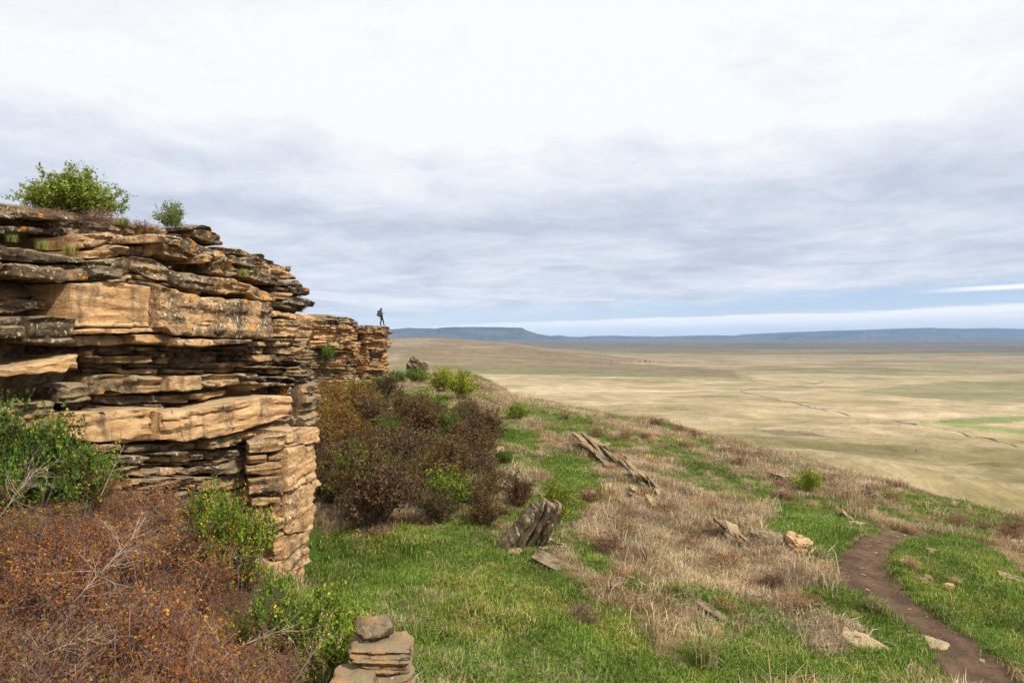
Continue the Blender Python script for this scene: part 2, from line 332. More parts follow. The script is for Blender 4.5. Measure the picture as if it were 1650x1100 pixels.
def in_poly(u, v, poly):
    r = np.zeros(np.shape(u), bool); poly = np.array(poly, float)
    for (x0, y0), (x1, y1) in zip(poly, np.roll(poly, -1, 0)):
        with np.errstate(divide='ignore', invalid='ignore'): r ^= ((y0 > v) != (y1 > v)) & (u < (x1-x0)*(v-y0)/(y1-y0)+x0)
    return r
GREENS = [([(480,870),(600,850),(760,835),(830,880),(880,905),(950,960),(1000,1010),(1080,1060),(1110,1130),(600,1130),(540,1010),(470,965)], 1.0),
    ([(865,740),(930,735),(965,790),(940,830),(905,855),(880,800)], 1.0), ([(790,690),(870,700),(860,722),(795,716)], 1.0),
    ([(1240,822),(1330,812),(1392,842),(1372,880),(1335,905),(1270,872),(1228,845)], 1.1),
    ([(1430,872),(1500,862),(1560,878),(1600,890),(1660,925),(1670,1090),(1590,1045),(1500,982),(1440,942),(1418,905)], 1.1),
    ([(1290,950),(1345,938),(1400,975),(1440,992),(1500,1025),(1530,1130),(1080,1130),(1090,1050),(1180,1030),(1250,1050),(1350,1062),(1385,1030),(1300,990)], 1.1),
    ([(820,648),(950,680),(1050,722),(1000,725),(900,690),(820,672)], .75), ([(1030,705),(1120,735),(1200,765),(1110,755)], .8),
    ([(890,840),(960,880),(1020,935),(1060,980),(960,925),(900,880)], .8), ([(1100,760),(1200,790),(1240,820),(1150,800)], .5), ([(1590,830),(1650,850),(1650,870),(1600,860)], .7)]
def green_mask(x, y, z):
    y_ = np.maximum(y, 1.); u = CU+F*x/y_; v = CV-F*z/y_
    acc = np.zeros(np.shape(x))
    for i in range(5):
        uu = u+30*fbm(x/1.1, y/1.1, 0, 3, 21)+22*vnoise(x*1.3, y*1.3, i*7.7, 23); vv = v+16*fbm(x/1.1, y/1.1, 3.3, 3, 22)+10*vnoise(x*1.3, y*1.3, i*7.7, 24); g = np.zeros(np.shape(x))
        for poly, k in GREENS: g = np.maximum(g, in_poly(uu, vv, poly)*k)
        acc += g
    return acc/5
ang = np.radians(np.concatenate([np.arange(-180, -56, 4.), np.arange(-56, -44, 1.), np.arange(-44, 44, .3), np.arange(44, 56, 1.), np.arange(56, 180.1, 4.)]))
rad = np.concatenate([np.linspace(.4, 6, 22)[:-1], np.geomspace(6, 29500, 760)])
RR, AA = np.meshgrid(rad, ang, indexing='ij'); GX = RR*np.sin(AA); GY = RR*np.cos(AA); GZ = H(GX, GY)
nr, na = RR.shape; idx = np.arange(nr*na).reshape(nr, na)
qd = np.stack([idx[:-1, :-1], idx[:-1, 1:], idx[1:, 1:], idx[1:, :-1]], -1).reshape(-1, 4)[:, ::-1]
t_out = crest_out(GX, GY)[0].reshape(nr, na); near = np.exp(-(t_out/18.)**2)
gm = np.zeros((nr, na)); _nm = near > .02; gm[_nm] = green_mask(GX[_nm], GY[_nm], GZ[_nm])*near[_nm]
dry = np.array([.33, .235, .13]); gre = np.array([.062, .115, .02]); soil = np.array([.16, .10, .062])
nA = fbm(GX/2.3, GY/2.3, 0, 4, 40)[..., None]; nB = fbm(GX/.7, GY/.7, 0, 3, 41)[..., None]
cn = dry*(1+.35*nA)*(1+.25*nB); cn = cn+(soil-cn)*np.clip(.35+.9*nB+.4*nA, 0, .8)
gfac = np.clip(gm[..., None]+.25*nB*(gm[..., None] > 0)+np.clip(2.2*nA+.15, 0, .8), 0, 1); cn = cn*(1-gfac)+gre*(1+.3*nA)*gfac
# the open plain: tan grass with olive, brown and green patches
R3 = RR[..., None]
p1 = fbm(GX/900., GY/420., 0, 5, 50)[..., None]; p2 = fbm(GX/150., GY/90., 0, 5, 51)[..., None]; p3 = fbm(GX/2600., GY/900., 0, 4, 52)[..., None]; p4 = fbm(GX/26., GY/26., 0, 4, 54)[..., None]
tan = np.array([.385, .305, .20]); olive = np.array([.20, .165, .075]); brown = np.array([.19, .13, .085]); dgreen = np.array([.115, .135, .06])
cp = tan*(1+.2*p2+.22*p4); cp = cp+(olive-cp)*np.clip(.30+1.7*p1+1.2*p2-.14*sstep(R3, 250, 700), 0, .9); cp = cp+(brown-cp)*np.clip(1.6*p3+.12+.7*p2, 0, .85)*sstep(R3, 900, 2400)
cp = cp+(dgreen-cp)*np.clip(1.2*fbm(GX/1500., GY/500., 0, 4, 53)[..., None]-.05, 0, .8)*sstep(R3, 1400, 3000)
reg = np.array([GZ-np.interp(np.log(np.maximum(RR, 1)), np.log([20,80,130,200,350,500,1000,2000]), [-27,-33,-39,-46,-60,-70,-90,-100])])[0][..., None]
cp = cp+(olive*.85-cp)*np.clip(.62-.035*reg+.8*p4+.5*p2, 0, .9)*(1-sstep(R3, 420, 900))
farc = np.array([.125, .10, .075]); cp = cp+(farc*(1+.7*p1+.4*p2)-cp)*(.8*sstep(R3, 3600, 7500))
GU = CU+F*GX/np.maximum(GY, 1.); GVV = CV-F*GZ/np.maximum(GY, 1.)
wv = GU+14*p2[..., 0]; hv = GVV+2.0*p2[..., 0]; fr = (GY > 100)
def patch(poly, colr, k):
    global cp
    m = (in_poly(wv, hv, poly) & fr)[..., None]*k; cp = cp+(np.array(colr)-cp)*m
patch([(640,606),(780,601),(1000,607),(1220,615),(1200,604),(1000,594),(760,588),(640,592)], (.15, .15, .065), .65)
patch([(760,588),(980,596),(1190,610),(1180,597),(1000,584),(800,575)], (.17, .12, .08), .75)
patch([(640,590),(820,592),(960,580),(900,566),(760,560),(640,562)], (.21, .155, .085), .75)
patch([(1480,680),(1540,674),(1660,670),(1660,678),(1560,684),(1660,694),(1660,702),(1560,690)], (.16, .20, .065), .85)
patch([(1370,630),(1480,618),(1660,612),(1660,648),(1530,645)], (.17, .165, .085), .7)
patch([(1210,690),(1290,694),(1330,702),(1250,702)], (.14, .11, .07), .8)
patch([(1100,560),(1660,548),(1660,553),(1300,562)], (.14, .10, .075), .5)
patch([(1535,818),(1570,812),(1625,828),(1640,838),(1580,834)], (.10, .065, .045), .9)
cp = cp*(1-.34*sstep(R3, 1500, 4200))
lit = ((GU < 500+40*nB[..., 0]) & (GY > 2) & (GY < 13.2) & (GX < -1.8))[..., None]*.9; cn = cn+(np.array([.075, .048, .032])*(1+.4*nB)-cn)*lit       # leaf litter under the thicket
col = cn*near[..., None]+cp*(1-near[..., None])
gcol = np.concatenate([np.clip(col, .01, 1), np.ones((nr, na, 1))], -1).reshape(-1, 4)
m, t, b = material('ground_cover', .95)
ca = t.node('ShaderNodeAttribute', attribute_name='cover').outputs['Color']; pos = t.node('ShaderNodeNewGeometry').outputs['Position']
f1 = t.noise(pos, 9., 6, .7); f2 = t.noise(pos, .35, 6, .65); f3 = t.noise(pos, .03, 8, .68)
k = t.ramp(f1, [(.3, (.55,)*3), (.7, (1.4,)*3)]); k2 = t.ramp(f2, [(.3, (.72,)*3), (.7, (1.25,)*3)]); k3 = t.ramp(f3, [(.3, (.66, .68, .62)), (.7, (1.28, 1.26, 1.24))])
f4 = t.noise(t.vmath('MULTIPLY', pos, (.003, .011, .01)), 1.0, 9, .7); k4 = t.ramp(f4, [(.32, (.70, .72, .68)), (.68, (1.25, 1.23, 1.2))])
t.put(b.inputs['Base Color'], t.mix(1, t.mix(1, t.mix(1, t.mix(1, ca, k, 'MULTIPLY'), k2, 'MULTIPLY'), k3, 'MULTIPLY'), k4, 'MULTIPLY'))
bp = t.node('ShaderNodeBump'); bp.inputs['Strength'].default_value = .7; bp.inputs['Distance'].default_value = .1
t.l.new(t.math('ADD', f1, t.math('MULTIPLY', f2, 3.)), bp.inputs['Height']); t.l.new(bp.outputs[0], b.inputs['Normal'])
GROUND = m
g = link('ground', mesh_np('ground', np.stack([GX, GY, GZ], -1).reshape(-1, 3), qd, attrs={'cover': ('FLOAT_COLOR', gcol)}), GROUND); tag(g, kind='structure')

# the footpath: a ribbon lying in its worn trough
m, t, b = material('path_dirt', .95); pos = t.node('ShaderNodeNewGeometry').outputs['Position']
f1 = t.noise(pos, 30., 6, .75); f2 = t.noise(pos, 2.2, 5, .6)
c_ = t.mix(t.smooth(f2, .35, .7), (.064, .039, .024), (.12, .074, .046)); c_ = t.mix(t.smooth(f1, .58, .70), c_, (.26, .20, .16)); c_ = t.mix(t.math('MULTIPLY', t.smooth(t.noise(pos, .9, 6, .7), .48, .66), .6), c_, (.165, .11, .07))
t.put(b.inputs['Base Color'], t.mix(1, c_, t.ramp(f1, [(.3, (.7,)*3), (.6, (1.1,)*3)]), 'MULTIPLY'))
bp = t.node('ShaderNodeBump'); bp.inputs['Strength'].default_value = .8; bp.inputs['Distance'].default_value = .03; t.l.new(f1, bp.inputs['Height']); t.l.new(bp.outputs[0], b.inputs['Normal'])
kk = np.linspace(-.12, 1.12, 15); V = []
for q in kk:
    xy = pl_s[:, :2]*(1-q)+pr_s[:, :2]*q; e = max(0, abs(q-.5)-.5)/.12
    V.append(np.column_stack([xy, H(xy[:, 0], xy[:, 1])+.07-.13*e-.03*(1-abs(q-.5)*2 if abs(q-.5) < .5 else 0)+.012*fbm(xy[:, 0]*3, xy[:, 1]*3, 0, 2, 3)]))
V = np.stack(V, 1); ii = np.arange(NP_*15).reshape(NP_, 15)
tag(link('footpath', mesh_np('footpath', V.reshape(-1, 3), np.stack([ii[:-1, :-1], ii[:-1, 1:], ii[1:, 1:], ii[1:, :-1]], -1).reshape(-1, 4)), m), kind='structure')

# eroded gully lines on the plain, drawn as dark ribbons above the ground
def ribbon(name, pix, w, mat, lift=.35, n=140):
    p = resample(np.array([ground_at(*a) for a in pix]), n); tg = np.gradient(p[:, :2], axis=0); tg /= np.linalg.norm(tg, axis=1, keepdims=True)
    nm = np.column_stack([-tg[:, 1], tg[:, 0]]); ww = w*(1+.5*fbm(np.arange(n)*.4, 2., 0, 2, 6))[:, None]; wob = nm*(1.5*w*fbm(np.arange(n)*.12, 7., 0, 3, 9))[:, None]
    L = p[:, :2]+nm*ww+wob; R = p[:, :2]-nm*ww+wob; C = p[:, :2]+wob
    V = np.concatenate([np.column_stack([q, H(q[:, 0], q[:, 1])+lift-(0 if q is C else .1)]) for q in (L, C, R)]); a = np.arange(n-1)
    return tag(link(name, mesh_np(name, V, np.concatenate([np.stack([a, a+1, a+n+1, a+n], 1), np.stack([a+n, a+n+1, a+2*n+1, a+2*n], 1)])), mat), kind='structure')
M_GULLY = plain_mat('gully_soil', (.15, .105, .065), .95, .4, .05)
ribbon('gully', [(1196,632),(1215,636),(1250,643),(1290,652),(1330,662),(1400,675),(1480,688),(1560,702),(1660,722)], 1.3, M_GULLY)
ribbon('gully', [(1192,631),(1204,628),(1240,625),(1290,621),(1315,618),(1332,614)], 2.0, M_GULLY)

# ------------------------------------------------------------------ tablelands on the horizon
m, t, b = material('far_slope', .95); pos = t.node('ShaderNodeNewGeometry').outputs['Position']
n_ = t.noise(t.vmath('MULTIPLY', pos, (.0011, .0011, .008)), 1.0, 6, .6)
t.put(b.inputs['Base Color'], t.ramp(n_, [(.35, (.025, .027, .028)), (.5, (.05, .05, .045)), (.68, (.085, .075, .06))])); FAR = m
def tableland(name, d, prof, depth=3500., cliff=.22, seed=0, back=5000.):
    us = np.arange(prof[0][0], prof[-1][0]+.1, 1.5); vt = np.interp(us, [p[0] for p in prof], [p[1] for p in prof]); zt = (CV-vt)/F*d; x0 = (us-CU)/F*d
    zb = -130.; rows = []; sc = d/20000.
    for f_, q in ((-1., 0.), (-.8, .10), (-.6, .22), (-.42, .36), (-.27, .50), (-.15, .64), (-.07, 1-cliff), (-.045, 1-.3*cliff), (-.03, 1.), (.3, 1.), (.7, 1.0), (1.6, .9), (1.7, 0.)):
        wgt = 1-abs(min(0, f_)+.5)*1.6 if f_ < 0 else 0
        gl = fbm(us/9., f_*2.2+seed, 0, 4, seed+3)
        y = d+f_*depth*sc*(1+.25*gl*(f_ < 0)); z = zb+(zt-zb)*np.clip(q+.10*gl*max(0, wgt), 0, 1.0)
        rows.append(np.column_stack([x0*(y/d if f_ < 0 else 1), y, z]))
    V = np.stack(rows, 0); a, c_ = V.shape[:2]; ii = np.arange(a*c_).reshape(a, c_)
    o = link(name, mesh_np(name, V.reshape(-1, 3), np.stack([ii[:-1, :-1], ii[:-1, 1:], ii[1:, 1:], ii[1:, :-1]], -1).reshape(-1, 4), sharp=.6), FAR)
    return tag(o, kind='structure')
tableland('mesa', 19000., [(560,533),(640,530),(660,528),(700,529),(722,527),(760,526.6),(800,527),(836,527.8),(842,528),(846,531),(856,534.5),(868,538),(885,541),(900,543.5),(915,547)], seed=1)
tableland('distant_hills', 23500., [(820,549),(870,545),(890,541),(902,540),(915,542),(940,543),(965,541),(990,540.5),(1010,541.5),(1040,541.5),(1075,543),(1110,541),(1150,540),(1200,541),(1250,542),(1300,543),(1360,548)], seed=5)
tableland('distant_mesa', 22000., [(1270,545),(1285,538),(1300,535),(1330,533.5),(1350,534.5),(1385,532),(1400,531),(1430,533),(1460,529.5),(1500,528),(1530,529),(1560,530),(1600,528.5),(1650,530),(1720,529),(1800,534)], seed=9)
# ------------------------------------------------------------------ cliffs, built slab by slab along a plan line
class Face:
    def __init__(s, pts, step=.06):
        p = np.array(pts, float); d = np.concatenate([[0], np.cumsum(np.linalg.norm(np.diff(p, axis=0), axis=1))]); n = int(d[-1]/step)
        s.s = np.linspace(0, d[-1], n); s.x = np.interp(s.s, d, p[:, 0]); s.y = np.interp(s.s, d, p[:, 1])
        k = np.ones(13)/13; pad = lambda a: np.convolve(np.concatenate([np.full(6, a[0])-(a[1]-a[0])*np.arange(6, 0, -1), a, np.full(6, a[-1])+(a[-1]-a[-2])*np.arange(1, 7)]), k, 'valid')
        s.x = pad(s.x); s.y = pad(s.y)
        tx, ty = np.gradient(s.x), np.gradient(s.y); l = np.hypot(tx, ty); s.nx, s.ny = ty/l, -tx/l
    def at(s, q, n):
        nx, ny = np.interp(q, s.s, s.nx), np.interp(q, s.s, s.ny); return np.interp(q, s.s, s.x)+nx*n, np.interp(q, s.s, s.y)+ny*n
    def s_of_u(s, u, p):
        x = s.x+s.nx*p; y = s.y+s.ny*p; ok = y > 1.5; uu = np.where(ok, CU+F*x/np.maximum(y, .1), -1e5)
        mx = np.maximum.accumulate(uu); i = int(np.argmax(uu)); return np.interp(u, mx[:i+1]+np.arange(i+1)*1e-7, s.s[:i+1])
def curve(pts, u): pts = sorted(pts); return np.interp(u, [p[0] for p in pts], [p[1] for p in pts])
SEED = [100]
def slab_mesh(face, s0, s1, ztop, zbot, p, D, amp=1.0, res=.085, seed=0, rag=1.0, tilt=0.):
    """one bed of rock between two edge curves (functions of s): front, top, underside and both ends"""
    L = s1-s0; n = int(np.clip(L/res, 6, 80)); e = .06
    q = s0+L*np.sort(np.unique(np.concatenate([np.linspace(0, 1, n), [e/L*.4, e/L, 1-e/L, 1-e/L*.4]]).clip(0, 1)))
    zt = ztop(q)+rag*(.028*fbm(q*4.5, seed*1.7, 0, 3, seed, .7)-.13*np.clip(vnoise(q*2.6, seed*2.1, 0, seed+20)-.45, 0, 1)); zb = zbot(q)+rag*(.028*fbm(q*4.5, seed*3.1+9, 0, 3, seed+5, .7)+.13*np.clip(vnoise(q*2.6, seed*4.7, 0, seed+21)-.45, 0, 1))
    fe = np.minimum(q-s0, s1-q); hm0 = np.mean(zt-zb); kt = (_h(np.array([seed]), np.array([1]), np.array([0]), 5)[0]); tp_ = np.clip(1-fe/(.15+.4*kt), 0, 1)*.22*kt; mid = zb+(zt-zb)*(.2+.6*kt); zt = zt+(mid-zt)*tp_*(hm0 < .45); zb = zb+(mid-zb)*tp_*(hm0 < .45)
    zt = np.maximum(zt, zb+.02); h = zt-zb; hm = float(np.mean(h)); r = np.minimum(.03, .25*h); m = int(np.clip(hm/.045, 2, 26))
    rows = [(-D, 'T', 0), (-D*.5, 'T', 0), (-.3, 'T', .3), (-1, 'r', .7)]
    Z = []; N = []; Wt = []
    def add(nv, zv, w): N.append(np.broadcast_to(nv, q.shape).astype(float)); Z.append(np.broadcast_to(zv, q.shape).astype(float)); Wt.append(w)
    add(-D, zt, 0); add(-D*.45, zt, .1); add(-min(.25, D*.3), zt, .5); add(-r, zt, 1); add(-.3*r, zt-.3*r, 1)
    for j in range(m+1): add(0, zt-r-(h-2*r)*j/m, 1)
    add(-.3*r, zb+.3*r, 1); add(-r, zb, 1); add(-min(.25, D*.3), zb, .5); add(-D*.45, zb, .1); add(-D, zb, 0)
    N = np.array(N); Z = np.array(Z); w = np.array(Wt)[:, None]; Q = np.broadcast_to(q, N.shape)
    big = fbm(Q*.7, Z*.9, 0, 3, seed+1); bed = vnoise(Q*.45+3*seed, Z*7+1.3*big, 0, seed+2)+.6*vnoise(Q*1.1, Z*17+big, 0, seed+3); fine = fbm(Q*4., Z*5., 0, 3, seed+4)
    def cells(v, k): i = np.floor(v); return (_h(i, i*0+3, i*0, k)*2-1)+1.2*(_h(i, i*0+5, i*0, k)-.5)*(v-i-.5)
    hb = np.floor(Z*3.1+.5*big); joint = cells(Q*1.35+.5*vnoise(Q*2, Z*2, 0, seed)+7.3*_h(hb, hb*0, hb*0, seed+8), seed+9)
    bed = .6*bed+.9*cells(Z*8.5+.9*big+seed*.37, seed+12)+.5*cells(Z*19+1.2*big+.3*vnoise(Q, Z, 0, seed), seed+13)
    N = N+w*amp*(.07*big+.06*bed*np.minimum(1, hm/.25+.35)+.05*fine+.025*fbm(Q*11, Z*16, 0, 2, seed+14)+.08*joint)+tilt*(Z-zb)
    ed = np.minimum(q-s0, s1-q); re = min(.05, L*.2); N = N-w*(re*(1-np.sqrt(np.clip(1-(1-np.clip(ed/re, 0, 1))**2, 0, 1))))
    Z = Z+(.02*amp)*fbm(Q*3., N*3., seed, 2, seed+6)
    X, Y = face.at(Q, N+p); V = np.stack([X, Y, Z], -1); a, c = N.shape; ii = np.arange(a*c).reshape(a, c)
    quads = np.stack([ii[:-1, :-1], ii[1:, :-1], ii[1:, 1:], ii[:-1, 1:]], -1).reshape(-1, 4)
    back = np.stack([ii[-1, :-1], ii[0, :-1], ii[0, 1:], ii[-1, 1:]], -1).reshape(-1, 4)
    return mesh_np('rock_slab', V.reshape(-1, 3), np.concatenate([quads, back]), sharp=.75, ngons=[list(ii[:, 0][::-1]), list(ii[:, -1])])
def slab(face, parent, top, bot, p, g=.4, l=.45, b=.5, D=1.3, mat=None, name='rock_slab', split=True, **kw):
    """slab traced as two edge lines (u, v) of the photograph, at the depth of the cliff line moved out by p"""
    u0 = max(min(x[0] for x in top), min(x[0] for x in bot)) if False else (top[0][0]+bot[0][0])/2; u1 = (top[-1][0]+bot[-1][0])/2
    s0, s1 = face.s_of_u(np.array([u0, u1]), p); SEED[0] += 1; sd = SEED[0]
    def zf(c):
        def f(q):
            x, y = face.at(q, p); u = CU+F*x/np.maximum(y, .5); return (CV-curve(c, u))/F*y
        return f
    R = random.Random(sd); L = s1-s0; hm = float(np.mean(zf(top)(np.linspace(s0, s1, 9))-zf(bot)(np.linspace(s0, s1, 9)))); cuts = [s0]
    if split and L > 1.5:                                            # vertical joints break a long bed into blocks
        x = s0+R.uniform(.5, 1.3)*max(.8, hm*2.2)
        while x < s1-.5: cuts.append(x); x += R.uniform(.7, 1.6)*max(.8, hm*2.2)
    cuts.append(s1)
    for i, (a, b_) in enumerate(zip(cuts[:-1], cuts[1:])):
        k = 0 if len(cuts) == 2 else 1
        me = slab_mesh(face, a+.008*k, b_-.008*k, zf(top), zf(bot), p+k*R.uniform(-.09, .07), D, seed=sd+i*1000, **kw)
        o = link(name, me, mat or ROCK, parent); o.color = (min(1, max(0, g+k*R.uniform(-.12, .12))), l, b+k*R.uniform(-.1, .1), 1)
    return o
def strata(face, parent, top, bot, n, pr, gr, lr, br, maxlen, D=1.0, seed=1, mat=None, gap=.08, dip=0., **kw):
    """a zone of thin beds, each broken into blocks"""
    R = random.Random(seed); us = np.linspace(top[0][0], top[-1][0], 60); w = np.array([R.uniform(.5, 1.6) for _ in range(n)]); w = np.concatenate([[0], np.cumsum(w)/w.sum()])
    ct = curve(top, us); cb = curve(bot, us)
    for i in range(n):
        u = us[0]-R.uniform(0, maxlen*.5)
        while u < us[-1]:
            L = maxlen*R.uniform(.35, 1.0); a = max(u, us[0]); e = min(u+L, us[-1]); u += L*(1.0+R.choice((0, 0, 0, .05)))
            if e-a < maxlen*.12: continue
            a += R.uniform(0, 1.5); uu = np.linspace(a, e, 5); j0, j1 = R.uniform(-.25, .2)/n, R.uniform(-.2, .25)/n
            f = np.interp(uu, us, ct); h = np.interp(uu, us, cb)-f
            tp = [(x, y) for x, y in zip(uu, f+h*(w[i]+j0*.4))]; bt = [(x, y) for x, y in zip(uu, f+h*(w[i+1]-gap/n+j1*.4))]
            kw.setdefault('split', False); slab(face, parent, tp, bt, R.uniform(*pr), R.uniform(*gr), R.uniform(*lr), R.uniform(*br), D, mat, **kw)

NEARF = Face([(-14,-6),(-10.2,1),(-8.3,5.0),(-7.25,9.6),(-7.0,11.0),(-6.53,12.7),(-5.42,15.5),(-5.0,17.2),(-5.3,18.6),(-6.6,21.5),(-9.5,27),(-13.5,36),(-17.5,46),(-19.2,54),(-19.2,57)])
near_cliff = tag(empty('sandstone_cliff', (-6.5, 12.7, -4.0)), 'tall layered sandstone cliff with overhanging blocks and leafy bushes on its top', 'cliff')
NCL = near_cliff
def unshift(o): return o
# body of rock behind the beds
def cliff_body(face, parent, prof, name, mat, s_lo=None, s_hi=None, zbot=-7.0, col=(.6,.4,.3,1), res=.25, setb=.85, nrow=80):
    q = np.arange(face.s[0] if s_lo is None else s_lo, (face.s[-1] if s_hi is None else s_hi), res); rows = []
    zt = np.interp(q, [a[0] for a in prof], [a[1] for a in prof]); 
    for k in range(nrow):
        f = k/(nrow-1.); z = zbot+(zt-zbot)*f
        n = -setb-(.7 if setb > .7 else .9)*sstep(f, .72, 1.0)+.22*fbm(q*.9, z*1.2, 0, 4, 61)+.16*np.round(2.2*vnoise(q*.35, z*4.2, 0, 62))/2.2+.10*vnoise(q*.5, z*9., 0, 64)+.08*fbm(q*3, z*6, 0, 3, 63); X, Y = face.at(q, n); rows.append(np.column_stack([X, Y, z]))
    for back, dz_ in ((-3.0, .12), (-6., .25)):
        X, Y = face.at(q, back); rows.append(np.column_stack([X, Y, zt+dz_]))
    V = np.stack(rows, 0); a, c = V.shape[:2]; ii = np.arange(a*c).reshape(a, c)
    o = link(name, mesh_np(name, V.reshape(-1, 3), np.stack([ii[:-1, :-1], ii[:-1, 1:], ii[1:, 1:], ii[1:, :-1]], -1).reshape(-1, 4), sharp=.6), mat, parent); o.color = col; return o
def s_u(u, p=0): return float(NEARF.s_of_u(np.array([u]), p)[0])
sE = NEARF.s[-1]
body_prof = [(0, 2.2), (s_u(0), 2.1), (s_u(130), 2.2), (s_u(200), 2.28), (s_u(260), 2.33), (s_u(320), 2.2), (s_u(350), 2.05), (s_u(400), 1.9), (s_u(450), 1.65), (s_u(485), 1.35), (s_u(505), 1.1), (s_u(505)+2.5, 1.0), (s_u(505)+7, 1.2), (sE, 1.5)]
cliff_body(NEARF, NCL, body_prof, 'rock_core', ROCK, col=(.5, .45, .42, 1), res=.16)
def A(top, bot, p, g=.4, l=.45, b=.5, **k): return slab(NEARF, NCL, top, bot, p, g+(.10 if k.get('split', True) else .06), l+.08, b*.96, **k)
# left part of the face
A([(-120,328),(0,334),(60,338),(122,346)], [(-120,349),(0,351),(60,354),(122,357)], -.85, .75, .5, .5)
A([(-120,351),(0,353),(60,356),(110,360)], [(-120,362),(0,364),(60,366),(110,370)], -1.35, .7, .4, .35)
A([(-120,358),(0,362),(60,365),(96,369)], [(-120,376),(0,375),(60,376),(96,377)], -.95, .6, .5, .5)
A([(-120,386),(0,396),(60,404),(134,419)], [(-120,419),(0,421),(70,423),(136,425)], -.25, .62, .45, .5)
A([(-120,420),(0,424),(70,426),(142,427)], [(-120,440),(0,443),(60,450),(100,454),(143,453)], -.15, .62, .62, .5)
A([(-120,462),(0,473),(60,481),(123,484)], [(-120,505),(0,507),(60,500),(124,505)], -.55, .55, .68, .5)
A([(-120,508),(0,513),(60,508),(126,512)], [(-120,546),(0,544),(30,550),(70,558),(127,554)], -.06, .80, .5, .42, amp=.7)
A([(-120,550),(0,548),(70,561),(122,558)], [(-120,595),(0,588),(70,580),(122,570)], -.85, .7, .3, .3)  # beds recessed under the ledges carry shade in their dark tint
A([(-120,600),(0,591),(60,587),(118,573),(133,568)], [(-120,617),(0,608),(60,602),(131,597)], .02, .25, .3, .75, amp=.6)
A([(-120,612),(0,612),(104,606)], [(-120,650),(0,650),(104,636)], -1.0, .6, .3, .35)
A([(-120,655),(0,654),(92,645)], [(-120,705),(0,702),(92,700)], -.25, .5, .3, .5)
# the big middle blocks
A([(121,457),(160,454),(200,453),(240,461),(266,470)], [(124,528),(200,527),(262,524),(276,528)], -.10, .15, .22, .92, D=1.8, amp=.5, rag=.6, split=False)
A([(254,462),(300,473),(360,480),(420,486),(443,495)], [(262,528),(285,541),(350,544),(420,546),(438,545)], .16, .42, .78, .74, D=2.0, amp=.6, split=False)
A([(127,530),(200,529.5),(264,527),(284,537)], [(127,538),(200,536),(262,535),(286,540)], .04, .1, .3, .95, amp=.5)
A([(127,541),(220,538.5),(270,540),(282,547)], [(130,557),(180,556),(230,553.5),(284,555)], -.10, .2, .25, .78, amp=.55)
A([(284,545),(350,546.5),(408,548)], [(283,557),(320,559),(370,556),(404,552)], .18, .42, .7, .6, amp=.5)
A([(144,420),(180,416),(228,413)], [(145,447),(185,446),(222,438)], -.12, .62, .5, .62)
A([(222,415),(236,411),(262,418),(300,437),(345,446)], [(224,437),(262,452),(300,464),(345,471)], .04, .48, .6, .58)
A([(340,444),(400,456),(436,469),(446,480)], [(342,470),(400,474),(446,487)], .02, .28, .55, .66)
A([(150,449),(215,441),(264,455),(325,470)], [(150,454),(215,447),(270,461),(325,473)], -.15, .3, .3, .5)
A([(175,452),(215,448),(262,460),(290,468)], [(175,456),(215,453),(262,465),(290,471)], -.05, .3, .3, .6)
A([(290,468),(370,474),(440,484)], [(290,472),(370,478),(440,491)], -.35, .5, .3, .35)
A([(128,379),(160,375),(212,378)], [(129,400),(165,396),(204,389)], -.45, .25, .85, .62)
A([(130,405),(165,402),(192,405)], [(133,418),(165,416),(190,413)], -.40, .1, .5, .78)
A([(165,398),(185,394),(205,397)], [(165,407),(190,408),(205,409)], -.30, .3, .4, .6)
A([(194,382),(240,377),(272,383)], [(196,392),(240,392),(276,391)], -.32, .2, 1.0, .62)
A([(200,399),(250,391),(290,393),(332,412)], [(200,412),(260,411),(300,418),(332,425)], -.55, .45, .5, .42)
A([(264,374),(300,379),(330,397),(346,405)], [(276,396),(310,410),(346,421)], -.48, .75, .75, .55)
A([(306,371),(325,369),(342,374),(352,380)], [(312,384),(345,395),(354,393)], -.55, .5, .6, .52)
A([(303,365),(325,363),(338,367),(349,376)], [(303,370),(325,369),(338,373),(350,380)], -.50, .7, .6, .45)
A([(333,377),(350,380),(363,390)], [(340,386),(350,393),(363,397)], -.42, .85, .4, .35)
A([(352,397),(380,399),(412,409),(448,425),(470,431)], [(354,407),(380,409),(412,419),(448,436),(470,440)], -.72, .82, .8, .58)
A([(330,404),(350,401),(366,408)], [(336,417),(352,419),(365,414)], -.40, .3, .8, .5)
A([(322,413),(335,407),(344,416)], [(324,423),(335,424),(344,425)], -.33, .25, .95, .7)
A([(342,424),(356,413),(376,424),(392,434)], [(344,440),(376,447),(392,444)], -.48, .5, .7, .58)
A([(372,410),(400,414),(418,424)], [(372,424),(400,430),(418,434)], -.60, .6, .6, .5)
A([(392,436),(420,436),(447,448)], [(392,446),(424,458),(448,460)], -.42, .75, .7, .52)
A([(412,421),(440,430),(468,440)], [(412,436),(440,445),(464,450)], -.56, .35, .6, .6)
A([(438,433),(468,439),(484,447)], [(440,441),(462,448),(483,454)], -.60, .2, .4, .66)
A([(418,446),(450,450),(485,452)], [(420,456),(450,459),(485,461)], -.36, .6, .7, .5)
A([(448,461),(475,461),(493,465)], [(449,469),(475,473),(495,477)], -.30, .7, .5, .4)
A([(444,469),(466,471)], [(446,481),(468,483)], -.34, .25, .9, .6)
A([(462,479),(490,480),(510,485)], [(462,491),(490,492),(510,495)], -.16, .7, .65, .5)
A([(444,485),(470,489),(495,495)], [(446,494),(470,501),(495,503)], -.32, .7, .4, .36)
A([(444,500),(465,501),(483,506)], [(444,511),(465,512),(484,517)], .06, .25, .6, .7)
